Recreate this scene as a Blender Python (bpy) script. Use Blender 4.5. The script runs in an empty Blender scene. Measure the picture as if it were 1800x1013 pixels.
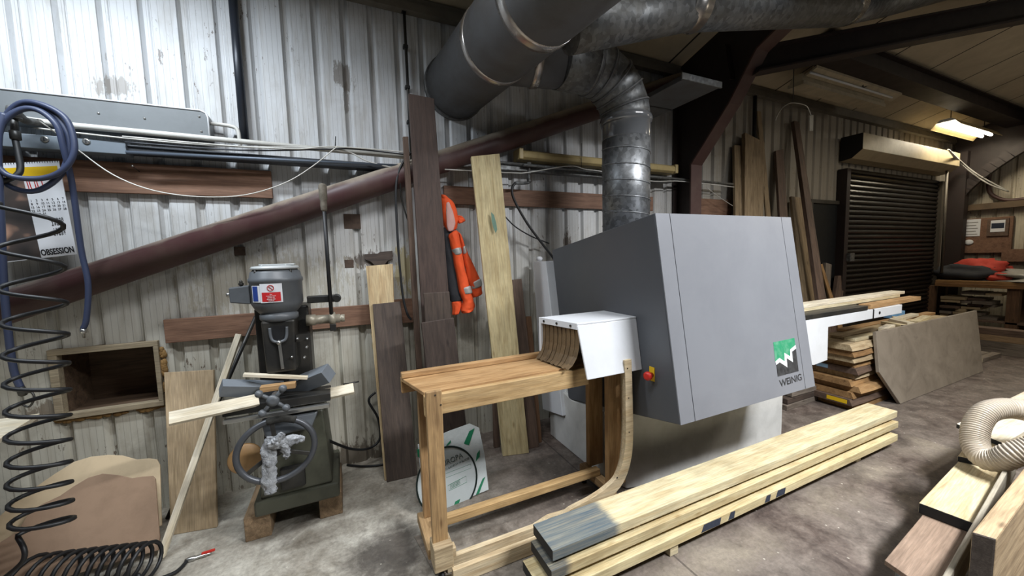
import bpy, bmesh, math, random
import numpy as np
from mathutils import Vector as V, Matrix, noise as mnoise
random.seed(7)
SC = bpy.context.scene
COL = SC.collection
R = math.radians

# ------------------------------------------------------------------ camera
H = 1.6
FPX, YAW, PIT, ROL = 653.886, 0.4262966, 0.0834877, -0.0276312
CFW = V((math.sin(YAW)*math.cos(PIT), math.cos(YAW)*math.cos(PIT), -math.sin(PIT)))
_r = V((math.cos(YAW), -math.sin(YAW), 0)); _u = _r.cross(CFW)
CRT = math.cos(ROL)*_r + math.sin(ROL)*_u
CUP = -math.sin(ROL)*_r + math.cos(ROL)*_u
CAM = V((0, 0, H))
cd = bpy.data.cameras.new('camera'); cam = bpy.data.objects.new('camera', cd); COL.objects.link(cam)
cd.sensor_fit = 'HORIZONTAL'; cd.sensor_width = 36.0; cd.lens = FPX/1800*36.0
cd.clip_start = 0.02; cd.clip_end = 100
cam.matrix_world = Matrix((( CRT.x, CUP.x, -CFW.x, CAM.x), (CRT.y, CUP.y, -CFW.y, CAM.y), (CRT.z, CUP.z, -CFW.z, CAM.z), (0, 0, 0, 1)))
SC.camera = cam

# ------------------------------------------------------------------ world, lamps, exposure
w = bpy.data.worlds.new('world'); SC.world = w; w.use_nodes = True
w.node_tree.nodes['Background'].inputs[0].default_value = (0.80, 0.90, 1.0, 1)
w.node_tree.nodes['Background'].inputs[1].default_value = 0.035
SC.view_settings.view_transform = 'Standard'; SC.view_settings.look = 'None'
SC.view_settings.gamma = 1.0; SC.view_settings.exposure = 0.0
def lamp(name, loc, target, sx, sy, power, col, spread=180):
    l = bpy.data.lights.new(name, 'AREA'); l.shape = 'RECTANGLE'; l.size = sx; l.size_y = sy
    l.energy = power; l.color = col; l.spread = R(spread)
    o = bpy.data.objects.new(name, l); COL.objects.link(o); o.location = loc
    d = V(target)-V(loc); o.rotation_euler = d.to_track_quat('-Z', 'Y').to_euler()
    return o
# fluorescent battens under the roof, outside the frame
lamp('tube_light_near_wall', (-1.35, 2.1, 3.38), (-1.35, 2.6, 1.0), 1.3, 0.12, 54, (0.84, 0.92, 1.0), 170)
lamp('tube_light_over_bench', (0.2, 0.9, 3.7), (0.35, 1.5, 0), 1.5, 0.15, 40, (0.95, 0.97, 1.0), 130)
lamp('tube_light_front', (2.9, -0.7, 3.7), (2.5, 0.5, 0.4), 1.6, 0.15, 165, (0.95, 0.97, 1.0), 118)
lamp('tube_light_far', (6.0, -0.2, 3.9), (6.0, 1.0, 0.0), 1.6, 0.15, 50, (1.0, 0.92, 0.78), 125)
l_ = bpy.data.lights.new('roof_fill_light', 'POINT'); l_.energy = 26; l_.color = (1.0, 0.90, 0.74); l_.shadow_soft_size = .15   # added unseen fill with no fitting, brightens the roof and far walls
o_ = bpy.data.objects.new('roof_fill_light', l_); COL.objects.link(o_); o_.location = (8.2, -0.6, 3.3)

# ------------------------------------------------------------------ pixel of the photograph -> point of the room on a known plane
def ray(px, py): return CFW + CRT*((px-900)/FPX) - CUP*((py-506.5)/FPX)
def F(px, py, z=0.0):
    d = ray(px, py); return CAM + d*((z-H)/d.z)
def W(px, py, y):
    d = ray(px, py); return CAM + d*(y/d.y)
def S(px, py, x):
    d = ray(px, py); return CAM + d*(x/d.x)
def PL(px, py, p0, n):
    d = ray(px, py); return CAM + d*((V(p0)-CAM).dot(n)/d.dot(n))

# ------------------------------------------------------------------ materials
def lin(c):
    if isinstance(c, str):
        c = [int(c[i:i+2], 16)/255 for i in (0, 2, 4)]
    return tuple((x/12.92 if x <= .04045 else ((x+.055)/1.055)**2.4) for x in c)+(1,)
MC = {}
def newmat(name):
    m = bpy.data.materials.new(name); m.use_nodes = True
    nt = m.node_tree; b = nt.nodes['Principled BSDF']
    return m, nt, b
def nd(nt, t, **k):
    n = nt.nodes.new(t)
    for a, v in k.items(): setattr(n, a, v)
    return n
def ramp(nt, fac, stops):
    r = nd(nt, 'ShaderNodeValToRGB'); nt.links.new(fac, r.inputs[0])
    e = r.color_ramp.elements
    while len(e) < len(stops): e.new(0.5)
    for i, (p, c) in enumerate(stops):
        e[i].position = p; e[i].color = lin(c) if not (isinstance(c, tuple) and len(c) == 4) else c
    return r.outputs[0]
def mix(nt, fac, a, b, mode='MIX'):
    n = nd(nt, 'ShaderNodeMix', data_type='RGBA', blend_type=mode)
    for s, v in ((n.inputs[0], fac), (n.inputs[6], a), (n.inputs[7], b)):
        if hasattr(v, 'is_linked'): nt.links.new(v, s)
        else: s.default_value = v
    return n.outputs[2]
def mth(nt, op, a, b=None, c=None):
    n = nd(nt, 'ShaderNodeMath', operation=op)
    for i, v in enumerate((a, b, c)):
        if v is None: continue
        if hasattr(v, 'is_linked'): nt.links.new(v, n.inputs[i])
        else: n.inputs[i].default_value = v
    return n.outputs[0]
def coords(nt, scale=(1, 1, 1), rnd=True):
    tc = nd(nt, 'ShaderNodeTexCoord'); mp = nd(nt, 'ShaderNodeMapping'); mp.inputs[3].default_value = scale
    nt.links.new(tc.outputs['Object'], mp.inputs[0])
    if rnd:
        oi = nd(nt, 'ShaderNodeObjectInfo'); cx = nd(nt, 'ShaderNodeCombineXYZ')
        k = mth(nt, 'MULTIPLY', oi.outputs['Random'], 37.0)
        for i in range(3): nt.links.new(k, cx.inputs[i])
        nt.links.new(cx.outputs[0], mp.inputs[1])
    return mp.outputs[0], tc
def noise(nt, vec, sc, det=4, rough=.55, dist=0):
    n = nd(nt, 'ShaderNodeTexNoise'); n.inputs['Scale'].default_value = sc; n.inputs['Detail'].default_value = det
    n.inputs['Roughness'].default_value = rough; n.inputs['Distortion'].default_value = dist
    nt.links.new(vec, n.inputs['Vector']); return n.outputs[0]
def bump(nt, b, h, strength=.2, dist=.01):
    n = nd(nt, 'ShaderNodeBump'); n.inputs['Strength'].default_value = strength; n.inputs['Distance'].default_value = dist
    nt.links.new(h, n.inputs['Height']); nt.links.new(n.outputs[0], b.inputs['Normal'])
def wood(name, light, dark, knots=True, rough=.7, stain=None, stainpos=None):
    if name in MC: return MC[name]
    m, nt, b = newmat(name)
    v, tc = coords(nt, (1.0, 9.0, 9.0))
    g = noise(nt, v, 3.2, 5, .6, .7)
    v2, _ = coords(nt, (2.5, 60.0, 60.0))
    g2 = noise(nt, v2, 3.0, 3, .6)
    c = ramp(nt, g, [(.22, dark), (.60, light)])
    f = ramp(nt, g2, [(.35, (.72, .72, .72)), (.65, (1, 1, 1))])
    c = mix(nt, .55, c, f, 'MULTIPLY')
    v3, _ = coords(nt, (1, 1, 1))
    d = noise(nt, v3, 3.5, 4, .6)
    c = mix(nt, .32, c, ramp(nt, d, [(.32, (.62, .58, .52)), (.6, (1, 1, 1))]), 'MULTIPLY')
    if knots:
        vk, _ = coords(nt, (3.0, 9.0, 9.0))
        vo = nd(nt, 'ShaderNodeTexVoronoi'); vo.inputs['Scale'].default_value = 1.1; nt.links.new(vk, vo.inputs['Vector'])
        k = ramp(nt, vo.outputs['Distance'], [(.03, (1, 1, 1)), (.12, (0, 0, 0))])
        c = mix(nt, mth(nt, 'MULTIPLY', k, .6), c, lin(dark if isinstance(dark, str) else dark), 'MULTIPLY')
    if stain:
        sx = nd(nt, 'ShaderNodeSeparateXYZ'); nt.links.new(tc.outputs['Object'], sx.inputs[0])
        vv, _ = coords(nt, (1.2, 45, 45)); sn = noise(nt, vv, 2.0, 4, .65)
        e = mth(nt, 'ADD', sx.outputs[0], mth(nt, 'MULTIPLY', mth(nt, 'SUBTRACT', sn, .5), stainpos[1]))
        msk = ramp(nt, mth(nt, 'SUBTRACT', stainpos[0], e), [(.0, (0, 0, 0)), (.04, (1, 1, 1))])
        c = mix(nt, mth(nt, 'MULTIPLY', msk, mth(nt, 'ADD', sn, .32)), c, lin(stain))
    nt.links.new(c, b.inputs['Base Color']); b.inputs['Roughness'].default_value = rough
    bump(nt, b, g2, .25, .004)
    MC[name] = m; return m
def paint(name, colr, rough=.5, metal=0.0, dirt=.25, dscale=6.0, dcol=None, bmp=0.0, spec=None, dust=None):
    if name in MC: return MC[name]
    m, nt, b = newmat(name)
    c = lin(colr)
    v, _ = coords(nt)
    n = noise(nt, v, dscale, 6, .65, .3)
    dk = lin(dcol) if dcol else tuple(x*.45 for x in c[:3])+(1,)
    o = mix(nt, mth(nt, 'MULTIPLY', ramp(nt, n, [(.42, (0, 0, 0)), (.75, (1, 1, 1))]), dirt*2), c, dk)
    if dust:
        g = nd(nt, 'ShaderNodeNewGeometry'); sz = nd(nt, 'ShaderNodeSeparateXYZ'); nt.links.new(g.outputs['Normal'], sz.inputs[0])
        f = ramp(nt, mth(nt, 'ADD', sz.outputs[2], mth(nt, 'MULTIPLY', mth(nt, 'SUBTRACT', n, .5), .6)), [(.30, (0, 0, 0)), (.75, (1, 1, 1))])
        o = mix(nt, mth(nt, 'MULTIPLY', f, .85), o, lin(dust))
    nt.links.new(o, b.inputs['Base Color'])
    rr = mth(nt, 'ADD', mth(nt, 'MULTIPLY', n, .25), rough-.12); nt.links.new(rr, b.inputs['Roughness'])
    b.inputs['Metallic'].default_value = metal
    if spec is not None: b.inputs['Specular IOR Level'].default_value = spec
    if bmp: bump(nt, b, noise(nt, v, dscale*8, 3), bmp, .004)
    MC[name] = m; return m
def galv(name, colr='9a9da0', rough=.38, dusty=.3, metal=.85):
    if name in MC: return MC[name]
    m, nt, b = newmat(name)
    v, _ = coords(nt)
    vo = nd(nt, 'ShaderNodeTexVoronoi'); vo.inputs['Scale'].default_value = 38; nt.links.new(v, vo.inputs['Vector'])
    sp = ramp(nt, vo.outputs['Color'], [(.1, (.62, .62, .62)), (.9, (1, 1, 1))])
    c = mix(nt, .8, lin(colr), sp, 'MULTIPLY')
    n = noise(nt, v, 5, 6, .65)
    msk = ramp(nt, n, [(.4, (0, 0, 0)), (.7, (1, 1, 1))])
    c = mix(nt, mth(nt, 'MULTIPLY', msk, dusty), c, lin('6f6a60'))
    nt.links.new(c, b.inputs['Base Color']); b.inputs['Metallic'].default_value = metal
    nt.links.new(mth(nt, 'ADD', mth(nt, 'MULTIPLY', msk, .25), rough), b.inputs['Roughness'])
    MC[name] = m; return m
def emis(name, colr, st):
    if name in MC: return MC[name]
    m, nt, b = newmat(name)
    b.inputs['Base Color'].default_value = lin(colr); b.inputs['Emission Color'].default_value = lin(colr)
    b.inputs['Emission Strength'].default_value = st
    MC[name] = m; return m

# ------------------------------------------------------------------ mesh collector
def smooth_path(pts, n=8, closed=False):
    pts = [V(p) for p in pts]; out = []; N = len(pts)
    seg = N if closed else N-1
    for i in range(seg):
        if closed: p = [pts[(i+k-1) % N] for k in range(4)]
        else: p = [pts[max(0, i-1)], pts[i], pts[i+1], pts[min(N-1, i+2)]]
        for k in range(n):
            t = k/n
            out.append(.5*((2*p[1])+(p[2]-p[0])*t+(2*p[0]-5*p[1]+4*p[2]-p[3])*t*t+(3*p[1]-p[0]-3*p[2]+p[3])*t**3))
    if not closed: out.append(pts[-1])
    return out
class MB:
    def __init__(s): s.v = []; s.f = []; s.m = []; s.s = []
    def add(s, vs, fs, mi=0, sm=False):
        o = len(s.v); s.v += [V(p) for p in vs]
        for f in fs: s.f.append([i+o for i in f]); s.m.append(mi); s.s.append(sm)
    def hexa(s, p, mi=0):   # 4 front (ccw seen from the front) + 4 back
        s.add(p, [(0, 1, 2, 3), (7, 6, 5, 4), (0, 4, 5, 1), (1, 5, 6, 2), (2, 6, 7, 3), (3, 7, 4, 0)], mi); return s
    def box(s, a, b, mi=0):
        x0, y0, z0 = [min(a[i], b[i]) for i in range(3)]; x1, y1, z1 = [max(a[i], b[i]) for i in range(3)]
        return s.hexa([(x0, y0, z0), (x1, y0, z0), (x1, y0, z1), (x0, y0, z1), (x0, y1, z0), (x1, y1, z0), (x1, y1, z1), (x0, y1, z1)], mi)
    def beam(s, p0, p1, wd, ht, up=(0, 0, 1), mi=0, endmi=None):
        p0 = V(p0); p1 = V(p1); d = (p1-p0).normalized(); sd = d.cross(V(up)).normalized(); u = sd.cross(d)
        a = sd*wd/2; c = u*ht/2
        q = [p0-a-c, p0+a-c, p0+a+c, p0-a+c, p1-a-c, p1+a-c, p1+a+c, p1-a+c]
        o = len(s.f); s.hexa(q, mi)
        if endmi is not None: s.m[o] = endmi; s.m[o+1] = endmi
        return s
    def quadslab(s, q, vec, mi=0):
        q = [V(p) for p in q]; return s.hexa(q+[p+V(vec) for p in q], mi)
    def prism(s, poly, vec, mi=0, sidemi=None, sm=False):
        n = len(poly); P = [V(p) for p in poly]; vec = V(vec)
        o = len(s.v); s.v += P+[p+vec for p in P]
        s.f.append([o+i for i in range(n)]); s.f.append([o+n+i for i in reversed(range(n))]); s.m += [mi, mi]; s.s += [False, False]
        for i in range(n):
            j = (i+1) % n; s.f.append([o+i, o+n+i, o+n+j, o+j]); s.m.append(mi if sidemi is None else sidemi); s.s.append(sm)
        return s
    def tube(s, pts, r, n=10, mi=0, closed=False, caps=True, flat=None):
        pts = [V(p) for p in pts]; N = len(pts); rs = r if hasattr(r, '__len__') else [r]*N
        t0 = (pts[1]-pts[0]).normalized(); a = V((0, 0, 1)) if abs(t0.z) < .9 else V((1, 0, 0))
        u = (a-t0*a.dot(t0)).normalized(); o = len(s.v)
        for i in range(N):
            if closed: t = pts[(i+1) % N]-pts[i-1]
            else: t = pts[min(N-1, i+1)]-pts[max(0, i-1)]
            if t.length < 1e-9: t = t0
            t = t.normalized(); u = (u-t*u.dot(t)).normalized(); w_ = t.cross(u)
            for k in range(n):
                an = 2*math.pi*k/n; s.v.append(pts[i]+(u*math.cos(an)+w_*math.sin(an))*rs[i])
        M_ = N if closed else N-1
        for i in range(M_):
            for k in range(n):
                i2 = (i+1) % N; k2 = (k+1) % n
                s.f.append([o+i*n+k, o+i*n+k2, o+i2*n+k2, o+i2*n+k]); s.m.append(mi); s.s.append(True)
        if caps and not closed:
            s.f.append([o+k for k in reversed(range(n))]); s.f.append([o+(N-1)*n+k for k in range(n)]); s.m += [mi, mi]; s.s += [False, False]
        return s
    def lathe(s, org, ax, prof, n=28, mi=0, sm=True, arc=None):   # prof: (radius, distance along axis)
        org = V(org); ax = V(ax).normalized(); a = V((0, 0, 1)) if abs(ax.z) < .9 else V((1, 0, 0))
        u = (a-ax*a.dot(ax)).normalized(); w_ = ax.cross(u); o = len(s.v); N = len(prof)
        for r_, t in prof:
            for k in range(n):
                an = 2*math.pi*k/n; s.v.append(org+ax*t+(u*math.cos(an)+w_*math.sin(an))*max(r_, 1e-5))
        for i in range(N-1):
            for k in range(n):
                k2 = (k+1) % n; s.f.append([o+i*n+k, o+i*n+k2, o+(i+1)*n+k2, o+(i+1)*n+k]); s.m.append(mi); s.s.append(sm)
        s.f.append([o+k for k in reversed(range(n))]); s.f.append([o+(N-1)*n+k for k in range(n)]); s.m += [mi, mi]; s.s += [False, False]
        return s
    def loft(s, secs, n=16, mi=0, wr=0.0, seed=0):  # secs: (centre, half-width vector, half-depth vector)
        o = len(s.v)
        for i, (c, a, b) in enumerate(secs):
            for k in range(n):
                an = 2*math.pi*k/n; p = V(c)+V(a)*math.cos(an)+V(b)*math.sin(an)
                if wr: p += (p-V(c)).normalized()*wr*mnoise.noise(V((k*1.3, i*.8, seed*7.7)))
                s.v.append(p)
        for i in range(len(secs)-1):
            for k in range(n):
                k2 = (k+1) % n; s.f.append([o+i*n+k, o+i*n+k2, o+(i+1)*n+k2, o+(i+1)*n+k]); s.m.append(mi); s.s.append(True)
        s.f.append([o+k for k in reversed(range(n))]); s.f.append([o+(len(secs)-1)*n+k for k in range(n)]); s.m += [mi, mi]; s.s += [True, True]
        return s
    def ball(s, c, r, mi=0, n=14):
        c = V(c); r = V(r) if hasattr(r, '__len__') else V((r, r, r)); o = len(s.v); m_ = n//2+1
        for i in range(m_):
            ph = math.pi*(i/(m_-1)); rr = max(math.sin(ph), 1e-4)
            for k in range(n):
                an = 2*math.pi*k/n; s.v.append(c+V((r.x*rr*math.cos(an), r.y*rr*math.sin(an), r.z*math.cos(ph))))
        for i in range(m_-1):
            for k in range(n):
                k2 = (k+1) % n; s.f.append([o+i*n+k, o+(i+1)*n+k, o+(i+1)*n+k2, o+i*n+k2]); s.m.append(mi); s.s.append(True)
        return s
def frame(p0, p1, up=(0, 0, 1)):
    p0 = V(p0); x = (V(p1)-p0).normalized(); z = V(up); y = z.cross(x)
    if y.length < 1e-4: y = V((0, 1, 0)).cross(x)
    y.normalize(); z = x.cross(y)
    return Matrix(((x.x, y.x, z.x, p0.x), (x.y, y.y, z.y, p0.y), (x.z, y.z, z.z, p0.z), (0, 0, 0, 1)))
WM = {}
def thing(name, label, cat, loc=(0, 0, 0), group=None):
    o = bpy.data.objects.new(name, None); COL.objects.link(o); o.location = loc; o.empty_display_size = .1
    WM[o] = Matrix.Translation(V(loc)); tag(o, label, cat, group); return o
def tag(o, label=None, cat=None, group=None, kind=None):
    if label: o['label'] = label
    if cat: o['category'] = cat
    if group: o['group'] = group
    if kind: o['kind'] = kind
    return o
def build(name, mb, mats, parent=None, fr=None, bev=0.0, sub=0, recalc=True, label=None):
    if not isinstance(mats, (list, tuple)): mats = [mats]
    if fr is None:
        c = V((0, 0, 0))
        for p in mb.v: c += p
        c /= max(1, len(mb.v)); fr = Matrix.Translation(c)
    inv = fr.inverted()
    me = bpy.data.meshes.new(name); me.from_pydata([inv @ p for p in mb.v], [], mb.f)
    for m in mats: me.materials.append(m)
    me.polygons.foreach_set('material_index', mb.m); me.polygons.foreach_set('use_smooth', mb.s)
    if recalc:
        bm = bmesh.new(); bm.from_mesh(me); bmesh.ops.recalc_face_normals(bm, faces=bm.faces); bm.to_mesh(me); bm.free()
    me.update()
    o = bpy.data.objects.new(name, me); COL.objects.link(o)
    if parent is not None:
        o.parent = parent; o.matrix_parent_inverse = WM[parent].inverted()
    o.matrix_basis = fr; WM[o] = fr
    if bev:
        b = o.modifiers.new('bevel', 'BEVEL'); b.width = bev; b.segments = 2; b.limit_method = 'ANGLE'; b.angle_limit = R(35)
    if sub:
        b = o.modifiers.new('subdivision', 'SUBSURF'); b.levels = sub; b.render_levels = sub
    if label: o['label'] = label
    return o
def text(body, size, org, xdir, ydir, mat, parent, name='lettering', sx=1.0, ext=.0006, align='LEFT', bold=0.0):
    cu = bpy.data.curves.new(name, 'FONT'); cu.body = body; cu.size = size; cu.extrude = ext; cu.offset = bold*size; cu.align_x = align
    t = bpy.data.objects.new(name, cu); COL.objects.link(t)
    dg = bpy.context.evaluated_depsgraph_get(); me = bpy.data.meshes.new_from_object(t.evaluated_get(dg))
    COL.objects.unlink(t); bpy.data.objects.remove(t)
    x = V(xdir).normalized(); y = V(ydir); y = (y-x*y.dot(x)).normalized(); z = x.cross(y)
    M_ = Matrix(((x.x, y.x, z.x, org[0]), (x.y, y.y, z.y, org[1]), (x.z, y.z, z.z, org[2]), (0, 0, 0, 1))) @ Matrix.Diagonal((sx, 1, 1, 1))
    me.materials.clear(); me.materials.append(mat)
    me.transform(Matrix.Diagonal((sx, 1, 1, 1)))
    M_ = Matrix(((x.x, y.x, z.x, org[0]), (x.y, y.y, z.y, org[1]), (x.z, y.z, z.z, org[2]), (0, 0, 0, 1)))
    o = bpy.data.objects.new(name, me); COL.objects.link(o); o.parent = parent; o.matrix_parent_inverse = WM[parent].inverted(); o.matrix_basis = M_; WM[o] = M_
    return o
# a single-mesh plank between two points
def plank(name, p0, p1, wd, ht, mat, label=None, cat='board', group=None, up=(0, 0, 1), parent=None, bev=.003, endmat=None):
    b = MB(); b.beam(p0, p1, wd, ht, up, 0, 1 if endmat else None)
    o = build(name, b, [mat]+([endmat] if endmat else []), parent, frame(p0, p1, up), bev)
    if parent is None: tag(o, label, cat, group)
    return o
# a board leaning on the wall: front face from four photo points, feet on the floor, head at depth ytop
def leaner(name, tl, tr, br, bl, ytop, th, mat, label=None, cat='board', group=None, zb=0.0, parent=None, bev=.003, ybot=None):
    q = [F(*bl, zb), F(*br, zb), W(*tr, ytop), W(*tl, ytop)]
    if ybot is not None: q[0] = W(*bl, ybot); q[1] = W(*br, ybot); q[0].z = zb; q[1].z = zb
    n = (q[1]-q[0]).cross(q[3]-q[0]).normalized()
    if n.y < 0: n = -n
    b = MB(); b.quadslab(q, n*th)
    for p in b.v: p.z = max(p.z, .001)
    mid = (q[0]+q[1])/2
    o = build(name, b, mat, parent, frame(mid, (q[2]+q[3])/2, -n), bev)
    if parent is None: tag(o, label, cat, group)
    return o
# ================================================================== MATERIALS
pale = wood('pale_pine', 'e2d7b6', 'c7b081')
white_pine = wood('white_pine', 'e9e0cb', 'd5c4a2')
light_oak = wood('light_oak', 'cdb996', '937a57')
amber = wood('amber_pine', 'bd986a', '8f683c')
brown_w = wood('brown_hardwood', '6f5a4c', '44362e')
dark_w = wood('dark_hardwood', '55483f', '352c28')
ply_m = wood('plywood', 'bda685', '9a8463', knots=False)
board_m = wood('brown_ply', '8a6853', '644736', knots=False)
grey_w = wood('weathered_wood', '8b8074', '5a5148')
dirty_w = wood('dusty_board', 'a98e6e', '6b563f')
warm_w = wood('warm_board', 'b08a5c', '77552f')
mdf_m = paint('mdf', '937a64', .85, dirt=.15, dscale=14)
end_black = paint('black_end_paint', '16191c', .65, dirt=.1)
steel_br = paint('brown_red_oxide', '452c2a', .55, dirt=.3, dscale=4, dcol='5f4f45')
brace_m = paint('dusty_red_oxide', '4a2f2f', .5, dirt=.3, dscale=4, dcol='5f4f45', dust='b0a594')
steel_dk = paint('dark_brown_steel', '241815', .6, dirt=.3, dcol='15100e')
black_m = paint('black_rubber', '17181a', .5, dirt=.1)
dk_metal = paint('dark_machine_metal', '2b2b2a', .42, .3, .3, dcol='4d483f')
grey_mach = paint('grey_machine_paint', '5c6064', .42, 0, .22, dcol='2c2c2b')
green_mach = paint('green_grey_machine_paint', '4c4d40', .5, 0, .35, dcol='262620')
white_p = paint('white_powder_coat', 'd9dce0', .38, 0, .10, dcol='b0b0ac')
white_base = paint('scuffed_white_enamel', 'c9c9c6', .45, 0, .2, dcol='8c8c88')
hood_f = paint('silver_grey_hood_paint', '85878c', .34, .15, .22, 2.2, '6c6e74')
hood_s = paint('shaded_hood_paint', '55585d', .42, .15, .12, 2.2, '47494e')  # darker copy of the hood paint, the sides' shade put into the colour
galv_m = galv('galvanised_steel')
galv_d = galv('dusty_galvanised_steel', '7d7f80', .5, .55, .7)
duct_m = paint('dark_duct_steel', '58595b', .6, .2, .35, 5, '48443e', dust='6a655d')
tape_m = paint('foil_tape', 'c3bfba', .28, .9, .25, 9, '6a5040')
chrome = paint('worn_bright_steel', 'b7b7b4', .3, .9, .2)
pvc_w = paint('white_pvc', 'c9c8c2', .5, 0, .25, dcol='7f7a6f')
blue_gal = paint('blue_grey_trunking', '747d85', .45, .2, .15)
dk_tray = paint('dark_cable_tray', '3a3d42', .5, .2, .2)
cream = paint('yellowed_cream_plastic', 'b9a574', .45, 0, .2, dcol='7a6844')
red_m = paint('red_plastic', 'c22a20', .4, dirt=.08)
yellow_m = paint('yellow_plastic', 'e0b81c', .45, dirt=.05)
blue_hose = paint('blue_rubber_hose', '353d55', .45, dirt=.12)
paper = paint('white_paper', 'd8dade', .7, dirt=.04)
ink = paint('black_ink', '17171a', .6, dirt=0.0)
red_ink = paint('red_ink', 'b02522', .6, dirt=0.02)
white_ink = paint('white_ink', 'dcdcdc', .6, dirt=0.0)

# floor
def floor_mat():
    m, nt, b = newmat('dusty_concrete')
    v, tc = coords(nt, rnd=False)
    n1 = noise(nt, v, 1.3, 8, .62, .5); n2 = noise(nt, v, 7, 8, .7, .4); n3 = noise(nt, v, 45, 4, .7)
    c = ramp(nt, n2, [(.28, '3a2f2a'), (.50, '5b4e47'), (.74, '796b62')])
    sx = nd(nt, 'ShaderNodeSeparateXYZ'); nt.links.new(v, sx.inputs[0])
    # pale sawdust, thicker near the mortiser and along the wall
    left = mth(nt, 'SUBTRACT', 1.15, sx.outputs[0])
    lm = ramp(nt, mth(nt, 'MULTIPLY', left, .5), [(.05, (0, 0, 0)), (.55, (1, 1, 1))])
    dust = ramp(nt, mth(nt, 'ADD', mth(nt, 'MULTIPLY', n1, .75), mth(nt, 'MULTIPLY', n2, .45)), [(.46, (0, 0, 0)), (.72, (1, 1, 1))])
    c = mix(nt, mth(nt, 'MULTIPLY', lm, .58), c, lin('8d8472'))
    c = mix(nt, mth(nt, 'MULTIPLY', dust, mth(nt, 'ADD', mth(nt, 'MULTIPLY', lm, .8), .16)), c, lin('c6c1b4'))
    # dark oily patches
    oil = ramp(nt, noise(nt, v, 2.1, 5, .6, 1.0), [(.58, (0, 0, 0)), (.70, (1, 1, 1))])
    c = mix(nt, mth(nt, 'MULTIPLY', oil, .7), c, lin('352b27'))
    spot = F(685, 975)
    ds = nd(nt, 'ShaderNodeVectorMath', operation='DISTANCE'); nt.links.new(v, ds.inputs[0]); ds.inputs[1].default_value = (spot.x, spot.y, 0)
    sp = ramp(nt, mth(nt, 'ADD', ds.outputs['Value'], mth(nt, 'MULTIPLY', n2, .35)), [(.30, (1, 1, 1)), (.46, (0, 0, 0))])
    c = mix(nt, mth(nt, 'MULTIPLY', sp, .75), c, lin('2f2623'))
    # sawdust drift in front of the plank stack
    dy = mth(nt, 'ABSOLUTE', mth(nt, 'SUBTRACT', sx.outputs[1], 1.24)); dx2 = mth(nt, 'LESS_THAN', mth(nt, 'ABSOLUTE', mth(nt, 'SUBTRACT', sx.outputs[0], 2.6)), 1.7)
    dr = ramp(nt, mth(nt, 'ADD', dy, mth(nt, 'MULTIPLY', mth(nt, 'SUBTRACT', n2, .5), .5)), [(.02, (1, 1, 1)), (.16, (0, 0, 0))])
    c = mix(nt, mth(nt, 'MULTIPLY', mth(nt, 'MULTIPLY', mth(nt, 'MULTIPLY', dr, dx2), ramp(nt, n1, [(.42, (0, 0, 0)), (.6, (1, 1, 1))])), .4), c, lin('b5aa96'))
    # chips and shavings
    vo = nd(nt, 'ShaderNodeTexVoronoi'); vo.inputs['Scale'].default_value = 16; nt.links.new(v, vo.inputs['Vector'])
    chip = mth(nt, 'MULTIPLY', ramp(nt, vo.outputs['Distance'], [(.06, (1, 1, 1)), (.10, (0, 0, 0))]), ramp(nt, n2, [(.45, (0, 0, 0)), (.6, (1, 1, 1))]))
    c = mix(nt, mth(nt, 'MULTIPLY', chip, .7), c, lin('d8d2c2'))
    # expansion joints
    for axis, at_ in ((0, F(1184, 977).x),):
        dd = mth(nt, 'ABSOLUTE', mth(nt, 'SUBTRACT', sx.outputs[axis], at_))
        c = mix(nt, mth(nt, 'MULTIPLY', mth(nt, 'LESS_THAN', dd, .006), .6), c, lin('2d2622'))
    c = mix(nt, .5, c, ramp(nt, n3, [(.3, (.6, .6, .6)), (.65, (1, 1, 1))]), 'MULTIPLY')
    nt.links.new(c, b.inputs['Base Color'])
    nt.links.new(mth(nt, 'ADD', mth(nt, 'MULTIPLY', n2, .4), .45), b.inputs['Roughness'])
    bump(nt, b, mth(nt, 'ADD', n2, mth(nt, 'MULTIPLY', n3, .4)), .35, .012)
    return m
b = MB(); b.box((-4, -2.6, -.1), (11.1, 3.35, 0))
tag(build('floor', b, floor_mat(), fr=Matrix.Identity(4)), 'dusty grey concrete workshop floor', 'floor', kind='structure')

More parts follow.
